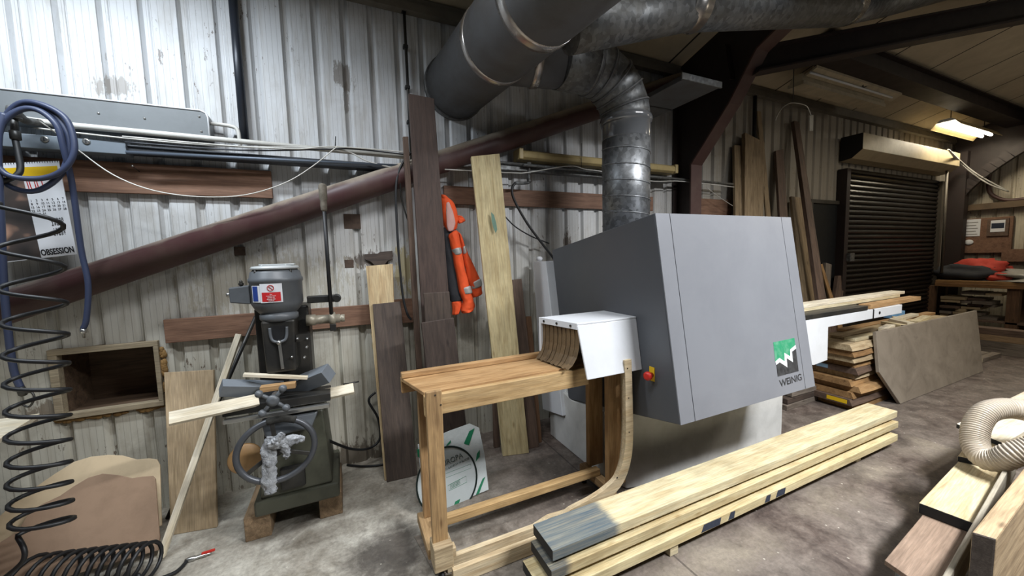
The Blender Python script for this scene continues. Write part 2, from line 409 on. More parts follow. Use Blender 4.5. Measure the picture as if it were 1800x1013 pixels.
# cladding
D = 3.11
def clad_mat(name, base, low, axis):
    m, nt, b = newmat(name)
    v, tc = coords(nt, rnd=False)
    sx = nd(nt, 'ShaderNodeSeparateXYZ'); nt.links.new(v, sx.inputs[0])
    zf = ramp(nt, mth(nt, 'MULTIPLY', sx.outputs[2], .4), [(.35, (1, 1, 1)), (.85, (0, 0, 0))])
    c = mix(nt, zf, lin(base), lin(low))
    mp = nd(nt, 'ShaderNodeMapping'); mp.inputs[3].default_value = (7, 7, .8); nt.links.new(tc.outputs['Object'], mp.inputs[0])
    st = noise(nt, mp.outputs[0], 2.2, 7, .68, .4)
    c = mix(nt, mth(nt, 'MULTIPLY', ramp(nt, st, [(.46, (0, 0, 0)), (.75, (1, 1, 1))]), .55), c, lin('8d8371'))
    n = noise(nt, v, 3.0, 8, .68, .6)
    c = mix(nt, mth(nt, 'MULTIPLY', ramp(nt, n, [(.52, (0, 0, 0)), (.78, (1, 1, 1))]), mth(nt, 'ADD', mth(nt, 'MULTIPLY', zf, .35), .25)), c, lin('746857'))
    # rust runs and specks
    mp2 = nd(nt, 'ShaderNodeMapping'); mp2.inputs[3].default_value = (16, 16, 5); nt.links.new(tc.outputs['Object'], mp2.inputs[0])
    sp = noise(nt, mp2.outputs[0], 2.0, 5, .7, .2)
    rust = ramp(nt, sp, [(.625, (0, 0, 0)), (.66, (1, 1, 1))])
    area = ramp(nt, noise(nt, v, .9, 2), [(.45, (0, 0, 0)), (.6, (1, 1, 1))])
    c = mix(nt, mth(nt, 'MULTIPLY', rust, mth(nt, 'ADD', mth(nt, 'MULTIPLY', area, .7), .12)), c, lin('4a3524'))
    if axis == 0:   # old splashes, scuffs and glue marks on the sheet
        for cx, cz, rx_, rz_, cc, st_ in ((W(604, 135, D).x, W(604, 135, D).z, .07, .10, '6f665c', .75), (W(608, 170, D).x, W(608, 170, D).z, .02, .12, '6a6056', .6), (W(205, 152, D).x, W(205, 152, D).z, .10, .06, '8d8780', .8),
                (W(710, 470, D).x, W(710, 470, D).z, .075, .20, 'a3925c', .7), (W(660, 600, D).x, W(640, 600, D).z, .03, .22, 'aa9a66', .6), (W(655, 458, D).x, W(655, 458, D).z, .16, .07, '4b3b2f', .8), (W(998, 432, D).x, W(998, 432, D).z, .04, .16, '4a3a2c', .85),
                (W(150, 705, D).x, W(150, 705, D).z-.03, .35, .06, '5d4a36', .7), (W(600, 800, D).x, .06, .5, .12, '4e4234', .8), (W(480, 560, D).x, W(480, 500, D).z, .5, .25, '9b927c', .5)):
            ex_ = mth(nt, 'DIVIDE', mth(nt, 'SUBTRACT', sx.outputs[0], cx), rx_); ez_ = mth(nt, 'DIVIDE', mth(nt, 'SUBTRACT', sx.outputs[2], cz), rz_)
            q_ = mth(nt, 'SQRT', mth(nt, 'ADD', mth(nt, 'MULTIPLY', ex_, ex_), mth(nt, 'MULTIPLY', ez_, ez_)))
            mk = ramp(nt, mth(nt, 'ADD', q_, mth(nt, 'MULTIPLY', mth(nt, 'SUBTRACT', sp, .5), 3.5)), [(.75, (1, 1, 1)), (1.0, (0, 0, 0))])
            c = mix(nt, mth(nt, 'MULTIPLY', mk, st_), c, lin(cc))
    # fine pressed lines on the sheet
    k = mth(nt, 'FRACT', mth(nt, 'MULTIPLY', sx.outputs[axis], 1/.0315))
    line = mth(nt, 'LESS_THAN', k, .09)
    c = mix(nt, mth(nt, 'MULTIPLY', line, .36), c, lin('57534c'))
    if axis == 0:   # the far bays are browner with wood dust
        fx = ramp(nt, mth(nt, 'ADD', mth(nt, 'MULTIPLY', sx.outputs[0], .13), mth(nt, 'MULTIPLY', mth(nt, 'SUBTRACT', n, .5), .35)), [(.22, (0, 0, 0)), (.62, (1, 1, 1))])
        c = mix(nt, mth(nt, 'MULTIPLY', fx, .8), c, lin('857a66'))
    nt.links.new(c, b.inputs['Base Color']); b.inputs['Roughness'].default_value = .52
    bump(nt, b, n, .12, .01)
    return m
clad = clad_mat('white_profiled_sheet', 'c9cbcd', 'b8b4a6', 0)
clad_e = clad_mat('end_profiled_sheet', 'c4bba8', 'b5ad9a', 1)
PITCH = .188; DEEP = .028
def profile(x0, x1, off):
    xs = []; x = off + math.floor((x0-off)/PITCH)*PITCH
    while x < x1:
        for dx, dd in ((0, 0), (.128, 0), (.146, DEEP), (.170, DEEP)): xs.append((x+dx, dd))
        x += PITCH
    return [p for p in xs if x0 <= p[0] <= x1]
NX0, NX1 = W(92, 640, D).x, W(283, 640, D).x
NZ0, NZ1 = .70, 1.128
# the niche is cut through the sheet
b = MB(); pr = [(-3.4, 0)]+profile(-3.39, 10.95, -1.271+.06-.146)+[(10.95, 0)]
zs = [0, NZ0, NZ1, 3.66]
pr = sorted(pr+[(NX0, 0), (NX1, 0)], key=lambda p: p[0])
for i in range(len(pr)-1):
    (xa, da), (xb, db) = pr[i], pr[i+1]
    for j in range(3):
        if j == 1 and xa >= NX0-1e-4 and xb <= NX1+1e-4: continue
        b.add([(xa, D+da, zs[j]), (xb, D+db, zs[j]), (xb, D+db, zs[j+1]), (xa, D+da, zs[j+1])], [(0, 1, 2, 3)])
# outer skin
for (x0, x1, z0, z1) in ((-3.4, NX0-.03, 0, 3.66), (NX1+.03, 10.95, 0, 3.66), (NX0-.03, NX1+.03, 0, NZ0-.03), (NX0-.03, NX1+.03, NZ1+.03, 3.66)):
    b.box((x0, D+DEEP+.004, z0), (x1, D+DEEP+.03, z1))
tag(build('wall_back', b, clad, fr=Matrix.Identity(4), recalc=False), 'dirty white profiled steel wall behind the machines', 'wall', kind='structure')
# end wall
XE = 10.95
b = MB(); pe = [(-2.6, 0)]+profile(-2.59, 3.2, .0)+[(3.2, 0)]
def roofz(y): return 3.62+.28*(D-y)
for i in range(len(pe)-1):
    (ya, da), (yb, db) = pe[i], pe[i+1]
    b.add([(XE+da, yb, 0), (XE+da if 0 else XE+db, yb, 0), (XE+da, ya, 0)], []) if 0 else None
    b.add([(XE+db, yb, 0), (XE+da, ya, 0), (XE+da, ya, roofz(ya)), (XE+db, yb, roofz(yb))], [(0, 1, 2, 3)])
b.box((XE+DEEP+.004, -2.6, 0), (XE+DEEP+.03, 3.2, 3.6))
tag(build('wall_right', b, clad_e, fr=Matrix.Identity(4), recalc=False), 'dim far end wall of profiled sheet above the workbench', 'wall', kind='structure')

# roof lining with dark joints
def roof_mat():
    m, nt, b = newmat('roof_lining_board')
    v, tc = coords(nt, rnd=False); sx = nd(nt, 'ShaderNodeSeparateXYZ'); nt.links.new(v, sx.inputs[0])
    n = noise(nt, v, 2.5, 6, .65, .4)
    c = ramp(nt, n, [(.3, 'a99d86'), (.7, 'c2b69d')])
    k = mth(nt, 'ABSOLUTE', mth(nt, 'SUBTRACT', mth(nt, 'FRACT', mth(nt, 'MULTIPLY', mth(nt, 'SUBTRACT', sx.outputs[0], 5.17-.46), 1/.925)), .5))
    c = mix(nt, mth(nt, 'LESS_THAN', k, .012), c, lin('241f1a'))
    nt.links.new(c, b.inputs['Base Color']); b.inputs['Roughness'].default_value = .75
    return m
b = MB(); y0, y1 = -2.6, 3.3
b.hexa([(-4, y0, roofz(y0)), (11.1, y0, roofz(y0)), (11.1, y1, roofz(y1)), (-4, y1, roofz(y1)),
        (-4, y0, roofz(y0)+.08), (11.1, y0, roofz(y0)+.08), (11.1, y1, roofz(y1)+.08), (-4, y1, roofz(y1)+.08)])
tag(build('ceiling', b, roof_mat(), fr=Matrix.Identity(4)), 'sloping panelled roof lining with dark joints', 'ceiling', kind='structure')
b = MB(); b.box((-3.4, D-.07, 3.50), (10.9, D-.004, 3.56)).box((-3.4, D-.05, 3.56), (10.9, D-.035, 3.615))
tag(build('trim_1', b, paint('eaves_rail', '6b665c', .6, dirt=.3)), 'grey eaves rail along the top of the back wall', 'trim', kind='structure')

# ================================================================== STEEL FRAME
FX = 3.48
fr_t = thing('portal_frame', 'dark brown steel portal frame column with tapered knee behind the planer', 'steel frame', (FX, 3.0, 0))
def fpt(px, py, x=FX): return S(px, py, x)
wy = 3.09; ci = fpt(1222, 340).y; kz = fpt(1222, 290).z
knee = [(FX, wy, 0), (FX, wy, 3.6), (FX, 1.9, roofz(1.9)-.02), (FX, 1.9, 3.5), (FX, 2.2, 3.36), (FX, fpt(1290, 182).y, fpt(1290, 182).z), (FX, ci, kz), (FX, ci, 0)]
b = MB(); b.prism(knee, (.014, 0, 0)); build('web', b, steel_dk, fr_t)  # web takes the darker steel, its shade is put into the colour
fl = [V((FX, ci, 0)), V((FX, ci, kz)), V((FX, fpt(1290, 182).y, fpt(1290, 182).z)), V((FX, 2.2, 3.36)), V((FX, 1.9, 3.5))]
b = MB()
for i in range(4): b.beam(fl[i]+V((.007, 0, 0)), fl[i+1]+V((.007, 0, 0)), .016, .16, (1, 0, 0))
build('inner_flange', b, steel_br, fr_t)
b = MB(); b.box((FX-.07, wy-.004, 0), (FX+.085, wy+.01, 3.6)); build('outer_flange', b, steel_dk, fr_t)
b = MB(); b.beam(S(1278, 78, FX-.04), S(1287, 140, FX-.04), .012, .08, (1, 0, 0)); build('stiffener', b, steel_dk, fr_t)
# rafter running on under the roof
b = MB(); p0 = V((FX+.03, 2.28, 3.30)); p1 = V((6.35, 1.22, 3.86)); u = (p1-p0).normalized()
p1 = p1+u*1.5
b.beam(p0, p1, .02, .2).beam(p0+V((0, 0, .1)), p1+V((0, 0, .1)), .13, .016).beam(p0-V((0, 0, .1)), p1-V((0, 0, .1)), .13, .016)
tag(build('steel_rafter', b, steel_dk, fr=frame(p0, p1)), 'dark brown steel beam rising to the right under the roof', 'steel beam')
# purlin
b = MB(); pz = roofz(2.35)
b.box((FX+1.2, 2.30, pz-.22), (10.85, 2.42, pz-.04)).box((FX+1.2, 2.24, pz-.24), (10.85, 2.48, pz-.22)).box((FX+1.2, 2.24, pz-.04), (10.85, 2.48, pz-.025))
tag(build('roof_purlin', b, steel_dk), 'dark steel purlin running lengthwise to the far end wall', 'steel beam')
# end frame
ef = thing('end_frame', 'dark brown corner column and curved knee beside the roller door', 'steel frame', (XE-.35, 3.0, 0))
ex = XE-.35
b = MB(); b.box((ex-.1, 2.86, 0), (ex+.08, 3.09, 3.3)); build('column', b, steel_dk, ef)
pts = smooth_path([(ex, 3.02, 2.05), (ex, 2.95, 2.5), (ex, 2.72, 2.83), (ex, 2.3, 3.2), (ex, 1.8, 3.5), (ex, 1.2, 3.75)], 5)
b = MB()
for i in range(len(pts)-1): b.beam(pts[i], pts[i+1]+(pts[i+1]-pts[i])*.05, .16, .10, (1, 0, 0))
build('knee', b, steel_dk, ef)
b = MB(); b.prism([(ex+.03, p.y, p.z) for p in pts]+[(ex+.03, 1.2, roofz(1.2)-.02), (ex+.03, 3.05, roofz(3.05)-.02)], (.012, 0, 0)); build('web', b, steel_dk, ef)
# round tubular wind brace
def on_brace(px, y=3.0):
    return W(px, 545-.3355*px, y)
pA = on_brace(-30); pB = on_brace(1195)
b = MB(); b.tube([pA, pB], .088, 24)
tag(build('tube_brace', b, brace_m, fr=frame(pA, pB)), 'dusty brown steel tube brace slanting up across the back wall', 'steel brace')

# ================================================================== WALL FIXINGS
def wbox(name, px0, py0, px1, py1, y0, y1, mat, **k):   # axis-aligned strip along the wall between two photo points
    a = W(px0, py0, y0); c = W(px1, py1, y0); b = MB(); b.box((a.x, y0, a.z), (c.x, y1, c.z))
    return build(name, b, mat, k.get('parent'), bev=k.get('bev', .002))
bd = []
z1 = (W(130, 279, 3.06).z+W(475, 300, 3.06).z)/2; z0 = (W(130, 338, 3.06).z+W(475, 346, 3.06).z)/2
def wallboard(x0, x1, z0, z1, label, y=3.075, th=.03):
    b = MB(); b.box((x0, y, z0), (x1, y+th, z1))
    tag(build('wall_board', b, board_m, fr=frame((x0, y, (z0+z1)/2), (x1, y, (z0+z1)/2)), bev=.003), label, 'board', 'brown boards screwed to the back wall')
wallboard(-2.2, W(475, 300, 3.06).x, z0, z1, 'brown plywood board on the wall behind the hanging calendar')
wallboard(NX1+.045, W(655, 540, 3.06).x, W(300, 604, 3.06).z, W(300, 562, 3.06).z, 'brown plywood board on the wall behind the mortiser motor')
wallboard(W(662, 540, 3.06).x, W(735, 535, 3.06).x, W(720, 568, 3.06).z, W(700, 527, 3.06).z, 'short dark brown wall board behind the narrow upright strip')
wallboard(W(781, 330, 3.06).x, W(1150, 345, 3.06).x, W(900, 362, 3.06).z, W(900, 332, 3.06).z, 'brown wall board behind the orange jacket and steel duct')
wallboard(W(1224, 350, 3.06).x, W(1288, 352, 3.06).x, W(1260, 378, 3.06).z, W(1260, 350, 3.06).z, 'brown wall board right of the portal frame column')
nl = thing('nail', 'bent nail sticking out of the brown board near the calendar', 'nail', W(240, 295, 3.05))
b = MB(); b.tube([W(245, 302, 3.074), W(233, 292, 3.03)], .0025, 8); build('shank', b, dk_metal, nl)
b = MB(); b.ball(W(233, 292, 3.03), .006); build('head', b, chrome, nl)

# niche box let into the wall
ni = thing('wall_niche', 'wooden box niche set into the wall below the brown tube', 'niche', ((NX0+NX1)/2, D, NZ0))
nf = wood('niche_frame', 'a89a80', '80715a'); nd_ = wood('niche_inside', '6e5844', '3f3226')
b = MB(); t = .035
b.box((NX0-.004, D-.03, NZ1-t), (NX1+.004, D+.02, NZ1)).box((NX0-.004, D-.03, NZ0), (NX1+.004, D+.02, NZ0+t)).box((NX0-.004, D-.03, NZ0+t), (NX0+t, D+.02, NZ1-t)).box((NX1-t*.6, D-.03, NZ0+t), (NX1+.004, D+.02, NZ1-t))
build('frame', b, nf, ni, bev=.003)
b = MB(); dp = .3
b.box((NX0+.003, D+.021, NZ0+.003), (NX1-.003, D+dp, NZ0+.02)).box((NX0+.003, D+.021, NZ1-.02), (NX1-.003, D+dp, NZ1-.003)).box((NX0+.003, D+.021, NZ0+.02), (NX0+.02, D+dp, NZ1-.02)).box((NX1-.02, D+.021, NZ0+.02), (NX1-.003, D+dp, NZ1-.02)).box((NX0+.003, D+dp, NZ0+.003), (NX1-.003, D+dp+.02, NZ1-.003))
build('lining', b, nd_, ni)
b = MB()
random.seed(3)
for k in range(34):
    z = NZ0+.02+random.random()*.36; b.ball((NX1+.012+random.uniform(-.006, .012), D-.008, z), (random.uniform(.008, .018), .012, random.uniform(.012, .03)), n=8)
build('sealant_foam', b, paint('dried_brown_foam', '8a6a3c', .8, dirt=.35, dscale=20), ni, label='crusty brown sealant up the right edge')
b = MB()
for k in range(40):
    x = NX0+random.random()*(NX1-NX0); b.ball((x, D-.006, NZ0-.008+random.uniform(-.012, .004)), (random.uniform(.012, .03), .010, random.uniform(.008, .018)), n=8)
build('sealant_foam', b, paint('dried_brown_foam', '8a6a3c', .8, dirt=.35, dscale=20), ni, label='crusty brown sealant under the frame')

# long grey casing, pipes and trays along the wall
gc = thing('grey_casing', 'long grey steel casing with rounded end mounted high on the wall', 'casing', W(180, 215, 3.0))
yA = 3.0
q = [W(-60, 147, yA), W(352, 193, yA), W(362, 198, yA), W(366, 206, yA), W(368, 243, yA), W(-60, 212, yA)]
zt = W(200, 177, yA).z; zb = W(368, 243, yA).z; xr = W(367, 215, yA).x
b = MB(); pl = [(-2.4, yA, zb), (xr, yA, zb), (xr, yA, zt-.04), (xr-.012, yA, zt-.012), (xr-.04, yA, zt), (-2.4, yA, zt)]
b.prism(pl, (0, .1, 0)); build('casing_body', b, paint('grey_casing_paint', '777b7d', .4, .1, .2), gc, bev=.004)
b = MB(); b.tube([(-2.4, yA-.002, zt-.002), (xr-.04, yA-.002, zt-.002), (xr-.012, yA-.002, zt-.014), (xr-.002, yA-.002, zt-.04), (xr-.002, yA-.002, zb)], .005, 6); build('rim', b, white_p, gc)
for px, py in ((173, 199), (254, 208), (350, 205), (354, 231)):
    b = MB(); p = W(px, py, yA); b.lathe(p, (0, -1, 0), [(.006, -.002), (.006, .004), (.003, .006)], 10); build('screw', b, chrome, gc)
b = MB(); b.tube(smooth_path([(xr-.01, 3.05, zt-.06), (xr+.10, 3.05, zt-.065), (xr+.14, 3.05, zt-.09), (xr+.145, 3.05, zb-.02)], 6), .012, 10)
tag(build('conduit_bend', b, pvc_w), 'short white conduit bend leaving the end of the grey casing', 'conduit')
b = MB(); pts = [W(30, 208, 2.99), W(100, 218, 2.99), W(330, 240, 2.99), W(710, 276, 2.99)]
b.tube(pts, .017, 12); tag(build('wall_pipe', b, pvc_w), 'dusty white pipe running along the wall above the blue-grey trunking', 'pipe')
for i, (dy, pts) in enumerate(((0, [(60, 225), (250, 246), (420, 258), (590, 262), (650, 285), (715, 300)]), (1, [(220, 250), (420, 264), (560, 263), (620, 262), (715, 272)]), (2, [(215, 240), (400, 256), (520, 262), (590, 258), (720, 268)]))):
    b = MB(); b.tube(smooth_path([W(x, y, 2.955-.012*i) for x, y in pts], 6), .005, 8)
    tag(build('wall_cable', b, [pvc_w, dk_tray, pvc_w][i]), ['white cable sagging below the white wall pipe', 'grey cable lying along the white wall pipe', 'white cable tied along the top of the wall pipe'][i], 'cable', 'cables along the wall pipe')
zt = W(110, 240, 2.97).z; zb = W(110, 264, 2.97).z
tr = thing('cable_trunking', 'blue-grey steel trunking strip with two lids screws above the calendar', 'trunking', W(110, 250, 2.97))
tr['label'] = 'blue-grey steel trunking strip with two big screws above the calendar'
b = MB(); b.box((-2.4, 2.97, zb), (W(221, 258, 2.97).x, 3.06, zt)); build('channel', b, blue_gal, tr, bev=.003)
for px, py in ((79, 245), (152, 249)):
    b = MB(); p = W(px, py, 2.97); b.lathe(p, (0, -1, 0), [(.017, -.001), (.017, .004), (.012, .007)], 18); s_ = build('screw_head', b, chrome, tr)
    b = MB(); b.box(p+V((-.002, -.009, -.009)), p+V((.002, -.007, .009))); build('slot', b, ink, s_)
za = W(430, 279, 3.0).z
b = MB(); b.box((W(222, 268, 3.0).x, 2.99, za-.012), (W(712, 284, 3.0).x, 3.08, za+.032)); tag(build('cable_tray', b, dk_tray, bev=.003), 'dark cable tray along the wall behind the tubular brace', 'cable tray')
b = MB(); b.tube([W(222, 268, 2.96), W(712, 292, 2.96)], .011, 10); tag(build('steel_conduit', b, paint('blue_grey_conduit', '5d6672', .4, .3, .1)), 'thin blue-grey conduit just under the dark cable tray', 'conduit')
# vertical pipes
xv = W(418, 100, 3.07).x
b = MB(); b.tube([(xv, 3.065, 3.5), (xv, 3.065, W(428, 246, 3.065).z)], .026, 16); tag(build('down_pipe', b, paint('black_pipe_paint', '2a2f38', .35, .2, .12)), 'vertical black pipe on the upper left wall', 'pipe')
xv = W(714, 100, 3.08).x; vc = thing('vertical_conduit', 'thin dark vertical conduit with clips above the tall dark plank', 'conduit', (xv, 3.08, 2.4))
b = MB(); b.tube([(xv, 3.075, 3.5), (xv, 3.075, 2.28)], .011, 10); build('conduit', b, dk_metal, vc)
for py in (19, 82, 153, 214):
    b = MB(); p = W(712, py, 3.075); b.box((xv-.02, 3.06, p.z-.012), (xv+.016, 3.1, p.z+.012)); build('clip', b, black_m, vc, bev=.003)
# sagging thin white wire
b = MB(); b.tube(smooth_path([W(x, y, 2.86) for x, y in ((66, 210), (100, 235), (135, 262), (200, 308), (270, 335), (350, 346), (430, 343), (500, 322), (550, 292), (592, 258))], 5), .0032, 8)
tag(build('thin_wire', b, paint('white_wire', 'd6d4cc', .5, dirt=.1)), 'thin white wire sagging in front of the brown board', 'wire')
# right half of the wall: pipes and trays behind the duct
b = MB(); pts = [W(782, 276, 2.98), W(930, 291, 2.98)]; b.tube(pts, .014, 10); b.tube(smooth_path([W(930, 291, 2.98), W(930, 318, 2.98), W(925, 322, 2.97), W(905, 322, 2.95)], 5), .012, 10)
b.lathe(W(930, 290, 2.98), (0, 0, 1), [(.02, -.02), (.022, 0), (.02, .02)], 12).lathe(W(930, 318, 2.98), (0, 0, 1), [(.018, -.015), (.018, .015)], 12)
tag(build('air_drop_pipe', b, galv_d), 'grey air pipe with elbow drop right of the tall pale plank', 'pipe')
b = MB(); b.tube(smooth_path([W(x, y, 2.9) for x, y in ((906, 322), (900, 332), (904, 352), (925, 390), (948, 422), (966, 445), (985, 470))], 5), .011, 10)
tag(build('air_hose', b, black_m), 'black air hose drooping behind the planer from the pipe drop', 'hose')
b = MB(); b.tube(smooth_path([W(x, y, 2.98) for x, y in ((880, 372), (905, 398), (935, 416), (965, 428))], 5), .006, 8)
tag(build('thin_cable', b, black_m), 'thin black cable on the wall beside the pale plank', 'cable')
b = MB(); zt = W(1000, 302, 3.0).z
b.box((W(782, 290, 3.0).x, 2.99, zt-.03), (W(1180, 318, 3.0).x, 3.06, zt+.03)); tag(build('cable_tray', b, galv_d, bev=.003), 'galvanised cable tray below the cream light fitting', 'cable tray')
b = MB(); b.tube([W(920, 290, 2.95), W(1288, 324, 2.95)], .013, 10); tag(build('wall_pipe', b, galv_d), 'long grey pipe passing behind the spiral duct to the planks', 'pipe')
b = MB(); b.tube(smooth_path([W(x, y, 2.93) for x, y in ((782, 298), (900, 304), (930, 303), (1000, 292), (1030, 298), (1060, 302), (1140, 318), (1200, 319), (1290, 329))], 6), .005, 8); tag(build('wall_cable', b, pvc_w), 'white cable looping under the cream light fitting', 'cable', 'cables along the wall pipe')
b = MB(); b.tube(smooth_path([W(x, y, 2.95) for x, y in ((1222, 328), (1223, 350), (1222, 376))], 4), .005, 8).tube(smooth_path([W(x, y, 2.95) for x, y in ((1243, 330), (1262, 345), (1288, 362))], 4), .003, 8); tag(build('drop_cable', b, pvc_w), 'white cable dropping beside the portal frame column', 'cable')
# cream strip light on the wall
sl = thing('strip_light', 'unlit cream strip light on the wall behind the spiral duct', 'light fitting', W(1050, 280, 3.0))
a = W(915, 275, 2.98); c = W(1187, 293, 2.98); zc = (W(915, 274, 2.98).z+W(1187, 295, 2.98).z)/2; hh = .042
pl = [(a.x, 3.09, zc-hh), (a.x, 2.99, zc-hh), (a.x, 2.965, zc-hh*.6), (a.x, 2.96, zc), (a.x, 2.97, zc+hh*.6), (a.x, 3.0, zc+hh), (a.x, 3.09, zc+hh)]
b = MB(); b.prism(pl, (c.x-a.x, 0, 0)); build('diffuser', b, cream, sl, bev=.004)
for x in (a.x, c.x):
    b = MB(); b.box((x-.02, 2.955, zc-hh-.004), (x+.02, 3.09, zc+hh+.004)); build('end_cap', b, cream, sl, bev=.006)
b = MB(); b.tube([W(1022, 252, 2.95), W(1022, 300, 2.95)], .003, 6); tag(build('wire_tie', b, black_m), 'thin upright black wire tie in front of the cream light', 'wire tie')
b = MB(); b.tube([W(590, 240, 2.94), W(589, 264, 2.94)], .003, 6); tag(build('wire_tie', b, black_m), 'short black cable tie end sticking up from the wall pipe', 'wire tie')
# dark patch stains: bare metal squares where paint has come off
for px, py, wd, lab in ((422, 441, 14, 'square paint-bare patch on the wall above the mortiser'), (614, 463, 14, 'square bare patch on the wall right of the lever'), (620, 388, 26, 'torn bare patch under the tubular brace')):
    p = W(px, py, D-.001); b = MB(); s_ = wd/654*3.1/2
    b.box((p.x-s_, D-.003, p.z-s_), (p.x+s_*.9, D+.001, p.z+s_*.8)); tag(build('wall_patch', b, paint('rusty_bare_patch', '4d3c30', .7, dirt=.4, dscale=30)), lab, 'patch')
# ================================================================== LEFT SIDE
# calendar, hanging askew
yc = 3.0
co = W(5, 287, yc); cr = W(103, 285, yc); cb = W(135, 447, yc); cl = W(0, 452, yc)
cal = thing('wall_calendar', 'paper wall calendar with a yellow band hanging askew behind the blue hose', 'calendar', W(60, 300, yc))
xd = (W(103, 283, yc)-W(6, 287, yc)).normalized(); dn = (W(135, 447, yc)-W(103, 283, yc)).normalized()
c0 = W(103, 283, yc); hgt = (W(135, 447, yc)-c0).length
def cp(u, v, off=0): return c0-xd*u+dn*v+V((0, -off, 0))
wd = (c0-W(27, 285, yc)).length; full = wd*2.05
b = MB(); b.quadslab([cp(full, 0), cp(0, 0), cp(0, hgt), cp(full, hgt)], (0, .004, 0)); build('sheet', b, paper, cal)
b = MB(); b.quadslab([cp(full-.004, hgt*.16, .001), cp(wd*.90, hgt*.16, .001), cp(wd*.86, hgt-.004, .001), cp(full-.004, hgt-.004, .001)], (0, .001, 0))
def photo_mat():
    m, nt, bb = newmat('calendar_picture'); v, _ = coords(nt, rnd=False)
    n = noise(nt, v, 5.5, 2, .4); nt.links.new(ramp(nt, n, [(.42, '33302f'), (.56, '4d4440'), (.62, 'b08a75'), (.8, 'c9a48c')]), bb.inputs['Base Color']); bb.inputs['Roughness'].default_value = .5
    return m
build('picture', b, photo_mat(), cal)
b = MB(); b.quadslab([cp(full-.004, hgt*.05, .0012), cp(.010, hgt*.05, .0012), cp(.010, hgt*.155, .0012), cp(full-.004, hgt*.155, .0012)], (0, .001, 0)); build('yellow_band', b, yellow_m, cal)
b = MB()
for k in range(34): b.tube([cp(.004+k*full/34.2, -.004, .002), cp(.004+k*full/34.2, .008, .003)], .0011, 5)
build('wire_binding', b, dk_metal, cal)
text('JULI', .072, cp(wd*.84, hgt*.29, .0006), xd, -dn, red_ink, cal, 'month_lettering', .55)
rows = ['1 2 3 4 5 6 7', '8 9 10 11 12 13 14', '15 16 17 18 19 20 21', '22 23 24 25 26 27 28', '29 30 31']
for i, r_ in enumerate(rows):
    for j, d_ in enumerate(r_.split()):
        text(d_, .0165, cp(wd*.82-j*wd*.125, hgt*(.405+i*.036), .0006), xd, -dn, ink, cal, 'date_numeral', .85, align='CENTER')
for blk in range(2):
    for i in range(4):
        text('\n'.join(['12345', '67890', '12345', '67891'][i:i+1]), .013, cp(wd*.46, hgt*(.61+blk*.105+i*.021), .0006), xd, -dn, ink, cal, 'small_calendar', 1.6)
text('OBSESSION', .046, cp(wd*.84, hgt-.014, .0006), xd, -dn, ink, cal, 'title_lettering', .58, bold=.03)

# compressed air fitting with coiled blue hose
af = thing('air_fitting', 'grey pipe elbow and valve from which the blue hose loops hang', 'pipe fitting', W(30, 200, 2.86))
b = MB(); b.tube(smooth_path([W(70, 216, 2.97), W(45, 212, 2.9), W(30, 200, 2.86), W(30, 210, 2.85)], 5), .019, 12); b.lathe(W(24, 190, 2.85), (0, 0, 1), [(.012, -.05), (.026, -.045), (.028, -.01), (.024, .006), (.01, .014)], 16); build('elbow', b, galv_d, af)
b = MB(); b.tube([W(24, 200, 2.85), W(27, 246, 2.85)], .014, 10); b.lathe(W(27, 238, 2.85), (0, 0, 1), [(.012, -.025), (.021, -.02), (.021, .02), (.012, .025)], 8); build('valve', b, dk_metal, af)
b = MB(); b.tube(smooth_path([W(27, 246, 2.85), W(32, 270, 2.84), W(36, 295, 2.83), W(30, 308, 2.82), W(8, 318, 2.81), W(-30, 324, 2.8)], 6), .013, 10); build('black_tail', b, black_m, af)
b = MB()
ctr = W(57, 262, 2.84)
def hc(px, py, y): return W(px, py, y)
loop = [(26, 192, 2.86), (60, 186, 2.83), (100, 206, 2.82), (122, 250, 2.81), (108, 305, 2.81), (62, 336, 2.82), (10, 322, 2.83), (-8, 270, 2.84), (8, 210, 2.84), (38, 181, 2.82),
        (80, 186, 2.80), (118, 212, 2.79), (131, 262, 2.78), (112, 298, 2.78), (70, 314, 2.79), (10, 306, 2.79), (-14, 262, 2.79), (6, 214, 2.80), (40, 192, 2.8), (72, 196, 2.79), (100, 222, 2.78), (112, 262, 2.79), (124, 310, 2.82), (131, 352, 2.84), (143, 440, 2.86), (155, 500, 2.86), (152, 560, 2.86), (146, 578, 2.86)]
b.tube(smooth_path([hc(*p) for p in loop], 7), .0135, 10)
bh = build('hose_loops', b, blue_hose); tag(bh, 'blue air hose looped over the fitting with one end hanging free', 'hose')
b = MB(); b.tube(smooth_path([W(8, 200, 2.8), W(-4, 250, 2.79), W(2, 400, 2.80), W(8, 520, 2.82), W(22, 640, 2.84), (W(36, 682, 2.84))], 7), .015, 10)
b2 = thing('blue_hose', 'thick blue hose hanging straight down at the left edge ending in hooks', 'hose', W(10, 500, 2.82)); build('hose', b, blue_hose, b2)
b = MB(); b.lathe(W(37, 684, 2.84), (.2, 0, -1), [(.016, -.01), (.018, .03), (.010, .04)], 12); b.tube(smooth_path([W(40, 692, 2.84), W(55, 690, 2.82), W(60, 700, 2.81), W(52, 715, 2.82), W(40, 712, 2.82)], 5), .005, 8); build('coupling', b, dk_metal, b2)
b = MB(); b.lathe(W(146, 579, 2.86), (0, 0, -1), [(.013, -.005), (.014, .02), (.006, .025), (.005, .05)], 12); o = build('hose_end', b, chrome, bh)

